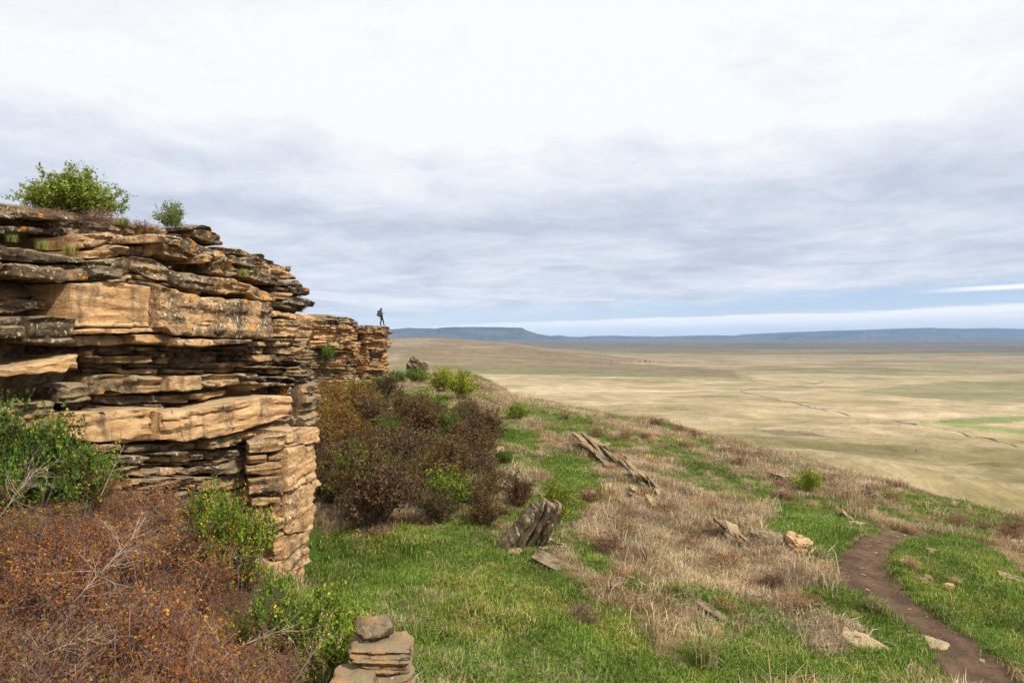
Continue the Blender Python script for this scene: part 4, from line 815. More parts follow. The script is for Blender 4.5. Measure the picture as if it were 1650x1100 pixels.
# single bushes that stand out
for u, v, d, kind, sc, tn, lab in [
        (745,648,42,MIDG[0],(1.3,1.3,1.5),(1.5,1.25,.45),'yellow green bush at the top of the shrub slope'),
        (712,640,46,MIDG[1],(1.3,1.2,1.5),(1.5,1.2,.4),'golden leafed bush beside the yellow green one at the top of the slope'),
        (672,632,53,MIDG[2],(1.6,1.4,1.0),(.75,.9,.6),'dark green bush just below the lichened boulder'),
        (640,622,56,MIDG[0],(1.3,1.2,1.3),(.6,.75,.6),'dark green bush at the foot of the promontory'),
        (610,650,50,MIDG[1],(1.3,1.2,.9),(.75,.85,.6),'grey green bush under the promontory base'),
        (575,652,50,MIDG[2],(1.2,1.2,.8),(1.0,1.0,.6),'olive bush between the two cliffs'),
        (526,588,52,MIDG[0],(1.3,1.2,1.4),(.6,.75,.5),'green bush on the ledge halfway up the left end of the promontory'),
        (832,662,38,MIDG[1],(1.0,1.0,.75),(1.0,1.05,.5),'small rounded green bush alone on the grassy ridge'),
        (893,822,20,MIDG[2],(.75,.75,1.15),(1.1,.95,.5),'olive yellow bush right behind the striated boulder'),
        (838,798,21.5,MID[0],(.7,.7,.8),(.75,.5,.65),'purple brown bush touching the top of the striated boulder'),
        (1302,785,27,MIDG[0],(.75,.75,.8),(1.4,1.3,.45),'bright yellow green bush among dry grass near the path bend'),
        (795,700,33,MIDG[1],(.9,.9,.8),(.9,1.0,.5),'green bush at the right edge of the thicket above the white stone'),
        (815,745,27.5,MIDG[2],(.5,.5,.5),(.6,.7,.5),'small dark green bush beside the upright white stone')]:
    if 'ledge' in lab:
        s_ = FARF.s_of_u(np.array([float(u)]), .1); xx, yy = FARF.at(s_, .1); loc = (float(xx[0]), float(yy[0]), (CV-v)/F*float(yy[0]))
    else: x = (u-CU)/F*d; loc = (x, d, zat(x, d)-.05)
    plant(kind, 'bush', loc, sc, rg.uniform(0, 6), tn, lab, 'bush')
for u, v, sc, tn, lab in [(940,1005,(1.0,.8,1.0),(.5,.36,.38),'dark brown twiggy scrub on the green meadow'), (815,885,(.7,.6,.7),(.5,.38,.4),'brown twiggy scrub at the left foot of the striated boulder'),
        (1015,968,(.5,.4,.5),(.4,.3,.3),'small dark scrub beside the upright pale stone'), (1490,925,(.35,.3,.2),(.6,.5,.4),'low dead scrub around the dark rock right of the path'),
        (612,862,(1.5,.7,.7),(1.0,.75,.6),'pale dead scrub along the lower edge of the shrub slope'), (690,848,(1.0,.7,.8),(.9,.7,.55),'tangle of dead stems at the thicket edge above the meadow')]:
    g_ = ground_at(u, v); plant(LOW, 'dry_scrub', tuple(g_-np.array([0, 0, .03])), sc, rg.uniform(0, 6), tn, lab, 'scrub')

R8 = random.Random(52); LOW2 = shrub(282, 1.0, .42, 46, 320, 1500, .028, M_TWIG2, M_WEED, r0=.008, twl=.5, curl=.3); done = []
for cu, cv, su, sv, n_, near_ in [(1120, 722, 110, 22, 16, 'along the ridge crest'), (1330, 800, 120, 22, 12, 'on the crest behind the path bend'), (1560, 850, 80, 12, 8, 'on the crest beyond the path'), (1080, 860, 130, 60, 14, 'on the weedy slope below the tilted outcrop'), (1250, 960, 80, 50, 9, 'on the weedy slope left of the path'), (980, 690, 80, 25, 7, 'between the lone green bush and the tilted outcrop')]:
    for i in range(n_):
        u, v = cu+R8.uniform(-1, 1)*su, cv+R8.uniform(-1, 1)*sv; v += (u-cu)*.22 if 'crest' in near_ else 0; g_ = ground_at(u, v)
        if crest_out(g_[:1], g_[1:2])[0][0] > 2 or path_dist(g_[:1], g_[1:2])[0] < 1.5: continue
        k = R8.choice([0, 0, 1, 2]); tn, wd = [((1.0, .85, .72), 'pale tan'), ((.55, .42, .40), 'dark brown'), ((.85, .62, .52), 'rusty')][k]; s_ = R8.uniform(.45, 1.1)*(1+.012*g_[1])
        plant(LOW2, 'dry_scrub', tuple(g_-np.array([0, 0, .03])), (s_, s_, s_*R8.uniform(.7, 1.1)), R8.uniform(0, 6), tn, wd+' low scrub mound '+near_, 'scrub', wd+' scrub mounds '+near_)
# ------------------------------------------------------------------ grass
def tuft(seed, n, h, spread, w, droop, mat, base=.05):
    rng = np.random.default_rng(seed); az = rng.uniform(0, 6.283, n); ln = h*rng.uniform(.5, 1.1, n); sp = spread*rng.uniform(.1, 1, n); b = np.column_stack([rng.normal(size=(n, 2))*base, np.zeros(n)])
    d = np.column_stack([np.cos(az), np.sin(az), np.zeros(n)]); sd = np.column_stack([-np.sin(az+.6), np.cos(az+.6), np.zeros(n)]); ww = (w*rng.uniform(.6, 1.2, n))[:, None]; up = np.array([0, 0, 1.])
    m = b+d*(sp*ln*.35)[:, None]+up*(ln*.6)[:, None]; e = b+d*(sp*ln*1.0)[:, None]+up*(ln*(1-droop*rng.uniform(.2, 1, n)*sp))[:, None]
    V = np.stack([b-sd*ww*.5, b+sd*ww*.5, m+sd*ww*.4, m-sd*ww*.4, e], 1).reshape(-1, 3); k = np.arange(n)[:, None]*5
    me = mesh_np('tuft', V, k+np.array([[0, 1, 2, 3]]), k+np.array([[3, 2, 4]]), smooth=False, attrs={'rnd': ('FLOAT', np.repeat(rng.uniform(0, 1, n), 5))}); me.materials.append(mat); return me
TG = [tuft(400+i, 54, .088, 1.1, .010, .55, M_GRASS, .09) for i in range(4)]; TD = [tuft(410+i, 46, .19, 1.1, .008, .6, M_DRY, .08) for i in range(4)]; TW = [tuft(420+i, 60, .21, 1.3, .008, .4, M_WEED, .12) for i in range(4)]
def scatter(name, meshes, xyz, rot, scl, kind, label, cat):
    coll = bpy.data.collections.new(name+'_tufts')
    for i, me in enumerate(meshes):
        o = bpy.data.objects.new('tuft_%s_%d' % (name, i), me); coll.objects.link(o)
    n = len(xyz); me = bpy.data.meshes.new(name); me.vertices.add(n); me.vertices.foreach_set('co', xyz.astype(np.float32).ravel())
    a = me.attributes.new('rot', 'FLOAT_VECTOR', 'POINT'); a.data.foreach_set('vector', np.column_stack([np.random.default_rng(3).normal(size=(n, 2))*.12, rot]).astype(np.float32).ravel())
    a = me.attributes.new('scl', 'FLOAT_VECTOR', 'POINT'); a.data.foreach_set('vector', scl.astype(np.float32).ravel())
    a = me.attributes.new('pick', 'INT', 'POINT'); a.data.foreach_set('value', np.random.default_rng(4).integers(0, len(meshes), n).astype(np.int32))
    o = link(name, me); tag(o, label, cat, kind=kind)
    ng = bpy.data.node_groups.new(name, 'GeometryNodeTree'); ng.interface.new_socket('Geometry', in_out='INPUT', socket_type='NodeSocketGeometry'); ng.interface.new_socket('Geometry', in_out='OUTPUT', socket_type='NodeSocketGeometry')
    N = ng.nodes; gi = N.new('NodeGroupInput'); go = N.new('NodeGroupOutput'); mp = N.new('GeometryNodeMeshToPoints'); io = N.new('GeometryNodeInstanceOnPoints'); ci = N.new('GeometryNodeCollectionInfo')
    ci.inputs[0].default_value = coll; ci.inputs['Separate Children'].default_value = True; ci.inputs['Reset Children'].default_value = True
    def na(nm, ty): q = N.new('GeometryNodeInputNamedAttribute'); q.data_type = ty; q.inputs[0].default_value = nm; return [s for s in q.outputs if s.enabled and s.name == 'Attribute'][0]
    L = ng.links; L.new(gi.outputs[0], mp.inputs[0]); L.new(mp.outputs[0], io.inputs['Points']); L.new(ci.outputs[0], io.inputs['Instance']); io.inputs['Pick Instance'].default_value = True
    L.new(na('pick', 'INT'), io.inputs['Instance Index']); L.new(na('rot', 'FLOAT_VECTOR'), io.inputs['Rotation']); L.new(na('scl', 'FLOAT_VECTOR'), io.inputs['Scale']); L.new(io.outputs[0], go.inputs[0])
    md = o.modifiers.new('scatter', 'NODES'); md.node_group = ng; return o
rng = np.random.default_rng(11); NC = 230000
gd = 6.5+(66-6.5)*rng.uniform(0, 1, NC)**1.25; ga = np.radians(rng.uniform(-42, 42, NC)); gx = gd*np.sin(ga); gy = gd*np.cos(ga)
tO = crest_out(gx, gy)[0]; fx = np.interp(gy, NEARF.y, NEARF.x); keep = (tO < 5) & (gx > fx+.25) & (gx > np.interp(gy, [0,12,16,20], [-9,-9,-4.6,-9]))
gx, gy, gd = gx[keep], gy[keep], gd[keep]; gz = H(gx, gy); pdn = path_dist(gx, gy); gmk = green_mask(gx, gy, gz); n_a = fbm(gx/2.3, gy/2.3, 0, 4, 40); n_b = fbm(gx/.55, gy/.55, 0, 3, 44); n_c = fbm(gx/1.3, gy/1.3, 4., 3, 45)
gv = CV-F*gz/gy; gu = CU+F*gx/gy
keep = (pdn > 1.07+.22*n_b) & ~((gu < 470) & (gy < 13)); gx, gy, gz, gd, pdn, gmk, n_a, n_b, n_c = (a[keep] for a in (gx, gy, gz, gd, pdn, gmk, n_a, n_b, n_c))
rr = rng.uniform(0, 1, len(gx)); geff = np.where(gmk > 0, .95*np.minimum(gmk, 1)-.45*np.clip(n_a*1.6+.6*n_c-.15, 0, 1), np.clip(2.6*n_a+1.4*n_c+.24, 0.03, .92))
geff = np.where(pdn < 1.22, geff*.45, geff); isg = rr < geff; weed = ~isg & (rng.uniform(0, 1, len(gx)) < np.clip(.45+2.6*fbm(gx/1.7, gy/1.7, 9., 3, 46), .03, .97)); dryg = ~isg & ~weed; bare = ~isg & (rng.uniform(0, 1, len(gx)) < .25+.5*np.clip(-n_b, 0, 1))
weed &= ~bare; dryg &= ~bare
def sc_(m, lo, hi, hz=1.):
    s = rng.uniform(lo, hi, m.sum())*np.exp(rng.normal(size=m.sum())*.22)*(1+.6*n_b[m]+.5*n_c[m])*(1+.006*gd[m]); s = np.clip(s, .25, 2.2); return np.column_stack([s*1.1, s*1.1, s*hz])
hN = np.where(gmk > 0, .55, 1.)
for nm, ms, mk, lo, hi, lab in (('green_grass', TG, isg, .7, 1.35, 'short lush green grass covering the meadow and path sides'), ('dry_grass', TD, dryg, .5, 1.05, 'tan dry grass tufts spread over the slope'), ('dry_weeds', TW, weed, .5, 1.1, 'pinkish brown dry weeds in patches over the slope')):
    s = sc_(mk, lo, hi); s *= (hN[mk] if nm != 'green_grass' else 1+0*hN[mk])[:, None]
    scatter(nm, ms, np.column_stack([gx, gy, gz-.01])[mk], rng.uniform(0, 6.28, mk.sum()), s, 'stuff', lab, 'grass'); print(nm, mk.sum())
_m = dryg & (gmk < .3) & (rng.uniform(0, 1, len(gx)) < .05*np.clip(.6+2.2*n_c, 0, 3)); TC = [tuft(450+i, 70, .30, 1.2, .010, .6, M_DRY, .09) for i in range(3)]
scatter('straw_grass', TC, np.column_stack([gx, gy, gz-.01])[_m], rng.uniform(0, 6.28, _m.sum()), sc_(_m, .6, 1.3), 'stuff', 'pale straw bunches standing above the dry slope grass', 'grass'); print('straw', _m.sum())
# grassy fringe on the cliff tops
def fringe(name, face, prof, s_a, s_b, n, back, ms, sc, lab, lift=.0):
    q = rng.uniform(s_a, s_b, n); bk = -rng.uniform(back[0], back[1], n); X, Y = face.at(q, bk); zt = np.interp(q, [a[0] for a in prof], [a[1] for a in prof])+lift+np.clip((-bk-2.4)/1.2, -1, 1)*.18
    s = rng.uniform(.6, 1.2, n)*sc; scatter(name, ms, np.column_stack([X, Y, zt]), rng.uniform(0, 6.28, n), np.column_stack([s, s, s]), 'stuff', lab, 'grass')
fringe('rim_grass', NEARF, body_prof, s_u(-120), s_u(310), 900, (1.3, 3.4), TD+TW, .6, 'brown dry grass along the rim of the near cliff', .05)
fringe('rim_grass', FARF, [(0,1.5),(s_f(505),1.95),(s_f(560),1.95),(s_f(572),1.6),(s_f(582),1.1),(s_f(630),1.1),(40,.8)], s_f(497), s_f(578), 700, (.6, 3.5), TD+TW, 1.1, 'rusty dry grass along the top of the promontory', .0)
# single grass clumps that can be told apart
CLG = [tuft(430+i, 170, .55, 1.0, .012, .55, M_GRASS, .10) for i in range(2)]; CLD = [tuft(440+i, 150, .55, 1.0, .010, .55, M_DRY, .09) for i in range(2)]
for u, v, k, s_, tn, lab in [
        (1135,1075,'m',1.35,(1.,1.,1.),'big clump of green and straw coloured bunchgrass on the lower meadow'),(1410,990,'m',.95,(.9,.9,.8),'rounded bunchgrass clump beside the inner bend of the path'),
        (1092,965,'m',.9,(1.,1.,.9),'green bunchgrass clump at the edge of the brown weeds'),(1005,935,'d',.8,(.9,.8,.75),'tan grass clump above the upright pale stone'),
        (1470,918,'d',.7,(.95,.85,.75),'pale dry grass clump on the green turf right of the path'),(1375,1000,'d',.5,(1.,.95,.8),'small straw coloured clump next to the rounded bunchgrass'),
        (1320,900,'m',.75,(.9,.9,.8),'green clump beside the white topped boulder'),(1240,770,'d',.9,(1.,.9,.8),'tall tan clump on the ridge near the yellow green bush'),
        (985,760,'d',.9,(.8,.6,.45),'rusty grass clump growing through the tilted slabs'),(1045,745,'d',.9,(1.05,.9,.6),'golden clump on the long tilted outcrop'),
        (1310,820,'d',.8,(1.05,.95,.8),'straw coloured clump at the edge of the green patch'),(940,950,'m',.6,(1,1,.9),'small green clump below the dark flat slab'),
        (1150,1030,'d',.6,(1,.9,.8),'pale clump just above the big bunchgrass'),(1540,945,'d',.6,(1.,.95,.85),'pale clump beside the small pink stone'),(1465,862,'d',.8,(1.,.95,.85),'dry clump at the far bend of the path')]:
    g_ = ground_at(u, v); e = empty('grass_clump', tuple(g_-np.array([0, 0, .02]))); e.rotation_euler[2] = rg.uniform(0, 6); e.scale = (s_, s_, s_*.95); tag(e, lab, 'grass clump')
    if k == 'm': o = link('green_blades', CLG[rg.randrange(2)], None, e, (0, 0, 0)); o.color = (*tn, 1); o = link('dry_blades', CLD[rg.randrange(2)], None, e, (0, 0, 0)); o.color = (*tn, 1); o.rotation_euler[2] = 1.
    else: o = link('dry_blades', CLD[0], None, e, (0, 0, 0)); o.color = (*tn, 1); o = link('dry_blades', CLD[1], None, e, (0, 0, 0)); o.color = (*tn, 1)
for u, v, p_, s_, tn, lab in [(70,402,-.55,.36,(1.,1.,.8),'green grass hanging on the ledge below the cliff top bush'),(112,410,-.5,.42,(1.1,1.,.7),'yellowing grass on the ledge beside the dark vertical crack'),(392,446,-.35,.42,(1.,1.1,.8),'bright green grass growing from a ledge of the stepped upper cliff'),(412,442,-.4,.4,(.7,.6,.6),'dull grass next to the bright green tuft on the stepped upper cliff'),(20,390,-.6,.28,(.7,.8,.7),'dark green tuft under the topmost left slab')]:
    e = empty('grass_clump', face_pt(u, v, p_)); e.scale = (s_,)*3; tag(e, lab, 'grass clump'); o = link('green_blades', CLG[0], None, e, (0, 0, 0)); o.color = (*tn, 1); o = link('dry_blades', CLD[0], None, e, (0, 0, 0)); o.color = (*tn, 1)

# ------------------------------------------------------------------ loose rocks
def rock_mesh(dim, seed, n=14, power=7., rough=.20, bed=.05, name='rock', cuts=6, tight=(.62, .95)):
    bm = bmesh.new(); bmesh.ops.create_cube(bm, size=2.); bmesh.ops.subdivide_edges(bm, edges=bm.edges[:], cuts=n, use_grid_fill=True)
    V = np.array([v.co[:] for v in bm.verts]); faces = [[v.index for v in f.verts] for f in bm.faces]; bm.free()
    r = (np.abs(V)**power).sum(1)**(1/power); V = V/r[:, None]; V0 = V.copy(); rs = np.random.default_rng(seed)
    for _ in range(cuts):                                              # a few broken planes
        nn_ = rs.normal(size=3); nn_ /= np.linalg.norm(nn_); c_ = rs.uniform(*tight)*np.abs(nn_).sum()**.7; dd = V@nn_-c_; V = V-np.outer(np.clip(dd, 0, None), nn_)
    V = V*np.array(dim)*.5; s = max(dim); d = V0/np.linalg.norm(V0, axis=1, keepdims=True)
    V = V+d*(rough*min(dim)*fbm(V[:, 0]*5/s, V[:, 1]*5/s, V[:, 2]*7/s, 5, seed, .6))[:, None]
    lat = d*np.array([1, 1, .15]); V = V+lat*(bed*min(s, 1.2)*vnoise(V[:, 0]*.8, V[:, 1]*.8, V[:, 2]*14/max(.3, dim[2]), seed+3))[:, None]
    return mesh_np(name, V, np.array(faces), sharp=.55)
def rock(u, v, dim, rot, lab, g=.6, l=.6, b=.55, lift=.26, seed=None, name='rock', loc=None, **kw):
    SEED[0] += 1; me = rock_mesh(dim, seed or SEED[0], **kw); g_ = ground_at(u, v) if loc is None else np.array(loc); o = link(name, me, ROCK, None, tuple(g_+np.array([0, 0, dim[2]*lift]))); o.rotation_euler = rot; o.color = (g, l, b, 1); return tag(o, lab, 'rock')
# striated leaning boulder
e = empty('striated_boulder', tuple(ground_at(852, 880))); tag(e, 'craggy striated grey boulder leaning on the edge of the meadow', 'rock'); gb = np.array(e.location)
R5 = random.Random(8)
for i in range(13):
    f_ = i/12.; ox = -.62+1.0*f_; hh = .75+.85*math.sin(min(1, f_*1.25)*2.2); lean = .72-.30*f_
    o = link('rock_slab', rock_mesh((R5.uniform(.13, .2), R5.uniform(.7, 1.1), hh*1.15), 500+i, 12, 6., .30, .03), ROCK, e, (ox+.12, R5.uniform(-.12, .12), hh*.30+.10*f_)); o.scale = (.85, .85, .80); o.rotation_euler = (R5.uniform(-.1, .15), lean, R5.uniform(.1, .35)); o.color = (R5.uniform(.65, .95), .42, R5.uniform(.35, .7), 1)
for (u, v, dm, rt, lab, g_, l_, b_) in [
        (893,912,(1.15,.55,.12),(.08,.32,-.55),'dark flat slab lying in the grass just below the striated boulder',1.0,.35,.4),
        (880,878,(.30,.30,.28),(.2,.1,.4),'small pale stone resting against the foot of the striated boulder',.6,.5,.7),
        (1240,870,(1.1,.6,.22),(.05,.12,-.1),'low flat rock beside the white topped boulder',.7,.5,.62),(1283,890,(.62,.55,.62),(.15,.3,.3),'pale boulder with a bright top left of the path bend',.4,.4,.85),
        (1402,1048,(1.05,.42,.16),(.35,.42,-.5),'pale tilted flagstone lying in grass left of the path',.5,.5,1.0),(1497,1042,(.75,.42,.18),(.05,.12,-.55),'light grey flat stone on the left edge of the path',.75,.4,.95),
        (1487,936,(.5,.3,.14),(.1,-.05,.2),'dark jagged rock on the green turf right of the path',1.0,.4,.3),(1531,952,(.26,.22,.2),(.1,.1,.3),'small pinkish stone beside the pale grass clump',.2,.3,.95),
        (1634,937,(.75,.4,.16),(.1,.25,-.4),'dark lichened slab half buried in the turf away from the path',1.0,.7,.4),(1501,893,(.26,.2,.2),(.1,.1,.3),'small round stone on the turf by the far path bend',.5,.4,.8),
        (989,962,(.16,.14,.38),(.1,.1,.2),'small upright pale stone standing in the meadow',.7,.2,.7),(1163,1002,(1.1,.26,.16),(.05,.42,-.62),'long narrow dark rock lying like a log in the meadow',.95,.4,.35),
        (805,742,(.32,.3,.75),(.05,.1,.2),'upright white stone at the edge of the thicket',.6,.5,1.0),(1258,775,(.7,.5,.35),(.1,.1,.2),'grey boulder near the yellow green bush on the ridge',.8,.6,.6),
        (1215,965,(.4,.3,.2),(.1,.1,.2),'grey stone among the brown weeds',.8,.6,.55),(715,1066,(.2,.16,.1),(.1,.1,.2),'small stone in the meadow beside the broken rock stack',.6,.5,.6),
        (1382,846,(.5,.3,.12),(.1,.1,-.2),'flat pale stone at the top of the path bend',.5,.5,.85),(950,800,(.5,.4,.25),(.1,.1,.2),'rusty stone at the edge of the small green patch',.3,.5,.55)]:
    rock(u, v, dm, rt, lab, g_, l_, b_)
rock(0, 0, (1.9, 1.5, 1.5), (.1, .5, .3), 'dark lichened boulder on the ridge below the promontory', .95, .7, .4, loc=ground_at(672, 603)+np.array([0, 0, .35]), name='boulder', power=3.2, rough=.22)
# broken rock stack at the near edge of the meadow
for u, v, d, dm, rt, lab, c_ in [(602,1016,8.3,(.42,.40,.20),(.1,.12,.35),'pointed brown rock on top of the broken rock stack',(.55,.4,.22)),(612,1052,8.15,(.74,.62,.27),(.02,.04,.08),'thick tan slab in the middle of the broken rock stack',(.5,.4,.38)),(622,1092,8.0,(.62,.6,.17),(.03,-.04,-.1),'flat slab at the bottom of the broken rock stack',(.5,.4,.4)),(575,1112,7.7,(.6,.6,.3),(.03,-.04,-.1),'rock under the broken rock stack beside the thicket',(.5,.4,.5))]:
    p_ = P(u, v, d); rock(0, 0, dm, rt, lab, *c_, lift=0, loc=p_, power=14., rough=.16, cuts=11, tight=(.55, .92))
# tilted slab outcrops on the slope: each plate a part
R7 = random.Random(77)
def outcrop(name, lab, plates, base):
    e = empty(name, tuple(ground_at(*base))); tag(e, lab, 'rock'); bo = np.array(e.location)
    for i, (ua, va, ub, vb, ha, hb, T, Wd, c_) in enumerate(plates):
        A0 = ground_at(ua, va)+np.array([0, 0, ha*.62]); B0 = ground_at(ub, vb)+np.array([0, 0, hb*.5-.08]); nP = 2 if np.linalg.norm(B0-A0) < 1.6 else 3; cs = [0]+sorted(R7.uniform(.2, .8) for _ in range(nP-1))+[1]
        for j in range(nP):
            jt = lambda: np.array([R7.uniform(-.10, .10), R7.uniform(-.10, .10), R7.uniform(-.10, .06)])
            a = A0+(B0-A0)*cs[j]+jt(); b_ = A0+(B0-A0)*cs[j+1]+jt(); L = np.linalg.norm(b_-a); xa = (b_-a)/L; nz = np.array([.55+R7.uniform(-.2, .2), -.25+R7.uniform(-.2, .2), .8]); ya = np.cross(nz, xa); ya /= np.linalg.norm(ya); za = np.cross(xa, ya); Wj = Wd*R7.uniform(.5, 1.0); Tj = T*R7.uniform(.6, 1.2)
            me = rock_mesh((L*1.05, Wj, Tj), 600+i*7+j+int(ua), 12, 8., .6, .03, cuts=9, tight=(.55, .95)); from_m = np.column_stack([xa, ya, za]); V = np.empty(len(me.vertices)*3, np.float32); me.vertices.foreach_get('co', V); V = V.reshape(-1, 3)@from_m.T+(a+b_)/2-za*Tj*.3-ya*Wj*.18-bo
            me.vertices.foreach_set('co', V.astype(np.float32).ravel()); me.update(); o = link('rock_plate', me, ROCK, e, (0, 0, 0)); o.color = (min(1, c_[0]+R7.uniform(-.1, .25)), c_[1], c_[2]*R7.uniform(.5, .85), 1)
    return e
outcrop('tilted_outcrop', 'long outcrop of tilted rusty slabs running down the slope', [
    (936,722,968,742,1.15,.35,.12,.9,(.5,.5,.5)),(946,720,984,744,1.0,.3,.10,.8,(.6,.5,.45)),(956,722,1004,752,.8,.2,.10,.7,(.45,.5,.6)),(972,730,1012,756,.55,.15,.10,.7,(.6,.5,.6)),(992,742,1030,768,.45,.1,.09,.6,(.7,.5,.6)),(1004,744,1046,772,.45,.12,.08,.6,(.5,.5,.75)),
    (1018,768,1052,792,.4,.12,.12,.5,(.65,.5,.7)),(1036,774,1070,798,.5,.1,.09,.6,(.5,.5,.8)),(1050,782,1088,810,.4,.08,.09,.6,(.6,.5,.7)),(1062,800,1092,822,.35,.05,.08,.5,(.5,.5,.7)),(962,738,990,758,.35,.05,.10,.6,(.6,.5,.4))], (1000, 760))
outcrop('tilted_outcrop', 'row of thin pale slab edges in dry grass below the long outcrop', [(1020,795,1060,822,.35,.15,.1,.6,(.5,.5,.85)),(1045,812,1090,840,.4,.1,.1,.6,(.4,.5,.9)),(1072,818,1095,838,.3,.1,.1,.5,(.5,.5,.8))], (1060, 822))
outcrop('tilted_outcrop', 'dark tilted slab pair sticking out of brown weeds above the pale boulder', [(1165,858,1215,892,.5,.1,.1,.6,(.9,.5,.4)),(1178,856,1218,888,.42,.1,.07,.5,(.4,.5,.95)),(1150,868,1172,885,.2,.1,.08,.3,(.4,.5,.9))], (1190, 875))
outcrop('tilted_outcrop', 'small pale slab edges beside the green patch near the path bend', [(1360,830,1392,850,.25,.05,.06,.4,(.5,.5,.9)),(1372,826,1402,845,.2,.05,.05,.4,(.5,.5,.8))], (1380, 840))
SM = [rock_mesh((.34, .26, .18), 720+i, 6, 5., .3, .02, 'stone') for i in range(4)]; R6 = random.Random(41)
for cu, cv, su, sv, n_, near_ in [(1010,770,70,50,16,'around the long tilted outcrop'),(1190,885,60,20,8,'around the dark tilted slab pair'),(860,892,50,14,7,'around the striated boulder'),(1275,895,60,20,7,'around the bright topped boulder')]:
    for i in range(n_):
        g_ = ground_at(cu+R6.gauss(0, su*.5), cv+R6.gauss(0, sv*.5)); o = link('stone', SM[i % 4], ROCK, None, tuple(g_+np.array([0, 0, .03]))); s_ = R6.uniform(.4, 1.2); o.scale = (s_, s_, s_*R6.uniform(.6, 1.1)); o.rotation_euler = (R6.uniform(-.3, .3), R6.uniform(-.3, .3), R6.uniform(0, 6)); o.color = (R6.uniform(.5, .9), .5, R6.uniform(.4, .8), 1)
        tag(o, 'small loose grey brown stone '+near_, 'stone', 'small loose stones '+near_)
# flakes of stone on the path
FLK = [rock_mesh((.22, .14, .04), 700+i, 4, 5., .2, .01, 'path_stone') for i in range(3)]
R4 = random.Random(3)
for i in range(16):
    k = R4.randrange(6, NP_-6); q = R4.uniform(.12, .88); x, y = pl_s[k, :2]*(1-q)+pr_s[k, :2]*q; o = link('path_stone', FLK[i % 3], ROCK, None, (x, y, zat(x, y)+.055)); s_ = R4.uniform(.3, .75); o.scale = (s_,)*3; o.rotation_euler = (0, 0, R4.uniform(0, 6)); o.color = (.6, .3, .6, 1)
    tag(o, 'small pale stone flake lying on the dark footpath', 'stone', 'stone flakes on the path')
# trees and a lone bush far out on the plain
FT = [shrub(290+i, 9., 9., 12, 120, 900, .9, M_STEM, M_BUSH, r0=.014, twl=.3) for i in range(2)]
for i, (u, v, s_) in enumerate([(985,583,.8),(996,583,.7),(1008,584,.8),(1016,583,.6),(1031,584,1.0),(1040,584,1.4),(1047,584,1.0),(976,573,.8),(968,572,.7),(959,571,.6),(1060,585,.7)]):
    g_ = hit(u, v, H, 9000.); plant(FT[i % 2], 'plain_tree', tuple(g_), (s_*.9, s_*.9, s_*.6), i*1., (.8, .8, .8), 'tiny dark tree in the row far out on the plain', 'tree', 'row of trees on the plain', ('trunk', 'crown'))
g_ = hit(1477, 727, H, 9000.); plant(MID[1], 'lone_bush', tuple(g_), (.75, .75, .7), 0., (.15, .14, .14), 'lone black bush on the open tan plain', 'bush')

# ------------------------------------------------------------------ the walker on the promontory
def skin(name, verts, edges, radii, mat, parent, sub=2):
    me = bpy.data.meshes.new(name); me.from_pydata([tuple(v) for v in verts], edges, []); o = link(name, me, mat, parent, (0, 0, 0)); md = o.modifiers.new('skin', 'SKIN'); md.use_smooth_shade = True
    for i, r in enumerate(radii): sv = me.skin_vertices[0].data[i]; sv.radius = r if hasattr(r, '__len__') else (r, r); sv.use_root = (i == 0)
    ss = o.modifiers.new('sub', 'SUBSURF'); ss.levels = sub; ss.render_levels = sub; return o
M_SKIN = plain_mat('skin', (.34, .19, .12), .6, .1, 6.); M_TROU = plain_mat('dark_trousers', (.012, .014, .022), .85, .3, 20.); M_JACK = plain_mat('grey_green_jacket', (.20, .26, .24), .85, .25, 12.); M_HAIR = plain_mat('dark_hair', (.012, .010, .010), .6, .3, 40.); M_PACK = plain_mat('slate_pack', (.055, .07, .065), .85, .3, 15.); M_BOOT = plain_mat('boot_leather', (.03, .022, .018), .7, .3, 20.)
wx, wy = (614.3-CU)/F*67.9, 67.9
dg_z = (CV-524.0)/F*67.4
walker = tag(empty('person', (wx, wy, dg_z)), 'person in grey green jacket and dark trousers standing on the promontory looking out', 'person'); walker.rotation_euler[2] = math.radians(-62)      # local +Y is forward: looking away to the right
J = dict(pel=(0,0,.92), sp=(0,-.01,1.10), ch=(0,.0,1.30), nk=(0,.0,1.46), hd0=(0,.02,1.53), hd1=(0,.035,1.62), hd2=(0,.02,1.71),
    hL=(-.09,0,.90), kL=(-.12,.03,.50), aL=(-.13,-.06,.09), hR=(.09,0,.90), kR=(.13,.16,.50), aR=(.15,.20,.09), sL=(-.19,0,1.38), eL=(-.26,.05,1.12), wL=(-.12,.24,1.22), sR=(.19,0,1.38), eR=(.27,.06,1.12), wR=(.11,.25,1.24))
ks = list(J); ix = {k: i for i, k in enumerate(ks)}; ed = [(ix[a], ix[b]) for a, b in [('pel','sp'),('sp','ch'),('ch','nk'),('nk','hd0'),('hd0','hd1'),('hd1','hd2'),('pel','hL'),('hL','kL'),('kL','aL'),('pel','hR'),('hR','kR'),('kR','aR'),('ch','sL'),('sL','eL'),('eL','wL'),('ch','sR'),('sR','eR'),('eR','wR')]]
rad_ = dict(pel=(.12,.10), sp=(.13,.09), ch=(.15,.10), nk=.055, hd0=.065, hd1=(.08,.095), hd2=(.06,.07), hL=.085, kL=.055, aL=.04, hR=.085, kR=.055, aR=.04, sL=.06, eL=.042, wL=.03, sR=.06, eR=.042, wR=.03)
V_ = [J[k] for k in ks]; Rr = [rad_[k] for k in ks]
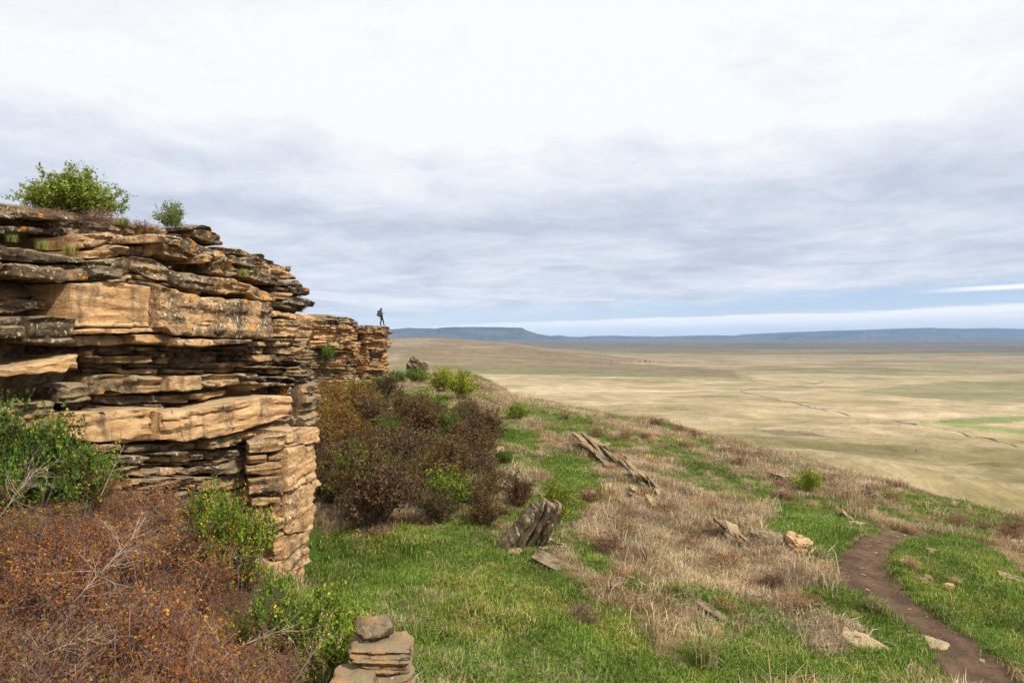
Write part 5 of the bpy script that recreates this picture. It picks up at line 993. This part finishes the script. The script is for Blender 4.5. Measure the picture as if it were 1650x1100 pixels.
for sgn, w_ in ((-1, 'wL'), (1, 'wR')):                                       # palms and five fingers each
    b0 = np.array(J[w_]); pm = b0+np.array([-sgn*.03, .07, .03]); V_.append(tuple(pm)); Rr.append((.035, .02)); pi = len(V_)-1; ed.append((ix[w_], pi))
    for f_ in range(5):
        r1 = pm+np.array([(f_-2)*.018*sgn, .04 if f_ else .0, .02 if f_ else .035]); r2 = r1+np.array([-sgn*.012, .015, .03]); V_ += [tuple(r1), tuple(r2)]; Rr += [.009, .008]; ed += [(pi, len(V_)-2), (len(V_)-2, len(V_)-1)]
skin('body', V_, ed, Rr, M_SKIN, walker)
def clothes(name, keys, conns, rr, mat):
    return skin(name, [J[k] if isinstance(k, str) else k for k in keys], conns, rr, mat, walker)
clothes('jacket', ['pel','sp','ch',(0,0,1.45),'sL','eL',(-.15,.20,1.20),'sR','eR',(.14,.21,1.22),(0,0,.84)], [(0,1),(1,2),(2,3),(2,4),(4,5),(5,6),(2,7),(7,8),(8,9),(0,10)], [(.155,.125),(.16,.12),(.18,.13),(.085,.08),.085,.065,.05,.085,.065,.05,(.15,.12)], M_JACK)
clothes('trousers', ['pel','hL','kL',(-.13,-.06,.10),'hR','kR',(.15,.20,.10)], [(0,1),(1,2),(2,3),(0,4),(4,5),(5,6)], [(.14,.11),.10,.075,.06,.10,.075,.06], M_TROU)
for k in ('aL', 'aR'):
    a = J[k]; skin('boot', [(a[0], a[1]-.04, .055), (a[0], a[1]+.08, .05), (a[0], a[1]+.17, .04), (a[0], a[1]-.02, .15)], [(0,1),(1,2),(0,3)], [.055,.05,.04,.05], M_BOOT, walker)
skin('hair', [(0,-.03,1.60), (0,-.01,1.68), (0,.03,1.72), (0,-.05,1.54)], [(0,1),(1,2),(0,3)], [(.085,.08),(.088,.09),(.07,.07),(.06,.05)], M_HAIR, walker)
pk = tag(empty('backpack', (wx, wy, dg_z)), 'dark slate backpack worn by the person on the promontory', 'backpack'); pk.rotation_euler[2] = walker.rotation_euler[2]
def rbox(name, c_, d_, mat, par, seed=1):
    me = rock_mesh(d_, seed, 8, 4., .03, .0, name); o = link(name, me, mat, par, c_); return o
rbox('pack_body', (0, -.24, 1.16), (.34, .26, .56), M_PACK, pk, 801); rbox('pack_lid', (0, -.23, 1.45), (.32, .26, .12), M_PACK, pk, 802); rbox('pack_pocket', (0, -.38, 1.06), (.26, .10, .26), M_PACK, pk, 803)
for sg in (-1, 1):
    V, Q = tubes([(resample(np.array([(sg*.11,-.14,1.44),(sg*.12,.0,1.50),(sg*.13,.14,1.40),(sg*.14,.15,1.22),(sg*.15,.02,1.02),(sg*.13,-.14,.98)]), 16), .022, .022)], 6); link('strap', mesh_np('strap', V, Q), M_PACK, pk, (0, 0, 0))
# ------------------------------------------------------------------ air
def haze(density):
    m = bpy.data.materials.new('hazy_air'); m.use_nodes = True; t = NT(m.node_tree); t.n.clear()
    out = t.node('ShaderNodeOutputMaterial'); v = t.node('ShaderNodeVolumePrincipled'); v.inputs['Density'].default_value = density
    v.inputs['Color'].default_value = (.38, .62, 1.0, 1); v.inputs['Anisotropy'].default_value = .0; t.l.new(v.outputs[0], out.inputs['Volume'])
    s = 32000.; z0, z1 = float(GZ.min())-1.5-40, 460.
    V = [(x, y, z) for z in (z0, z1) for y in (-s, s) for x in (-s, s)]
    me = mesh_np('haze', V, [(0,2,3,1),(4,5,7,6),(0,1,5,4),(2,6,7,3),(0,4,6,2),(1,3,7,5)], smooth=False)
    tag(link('haze', me, m), 'thin pale blue air between the camera and the far mesas', 'haze', kind='stuff')
haze(2.3e-5)
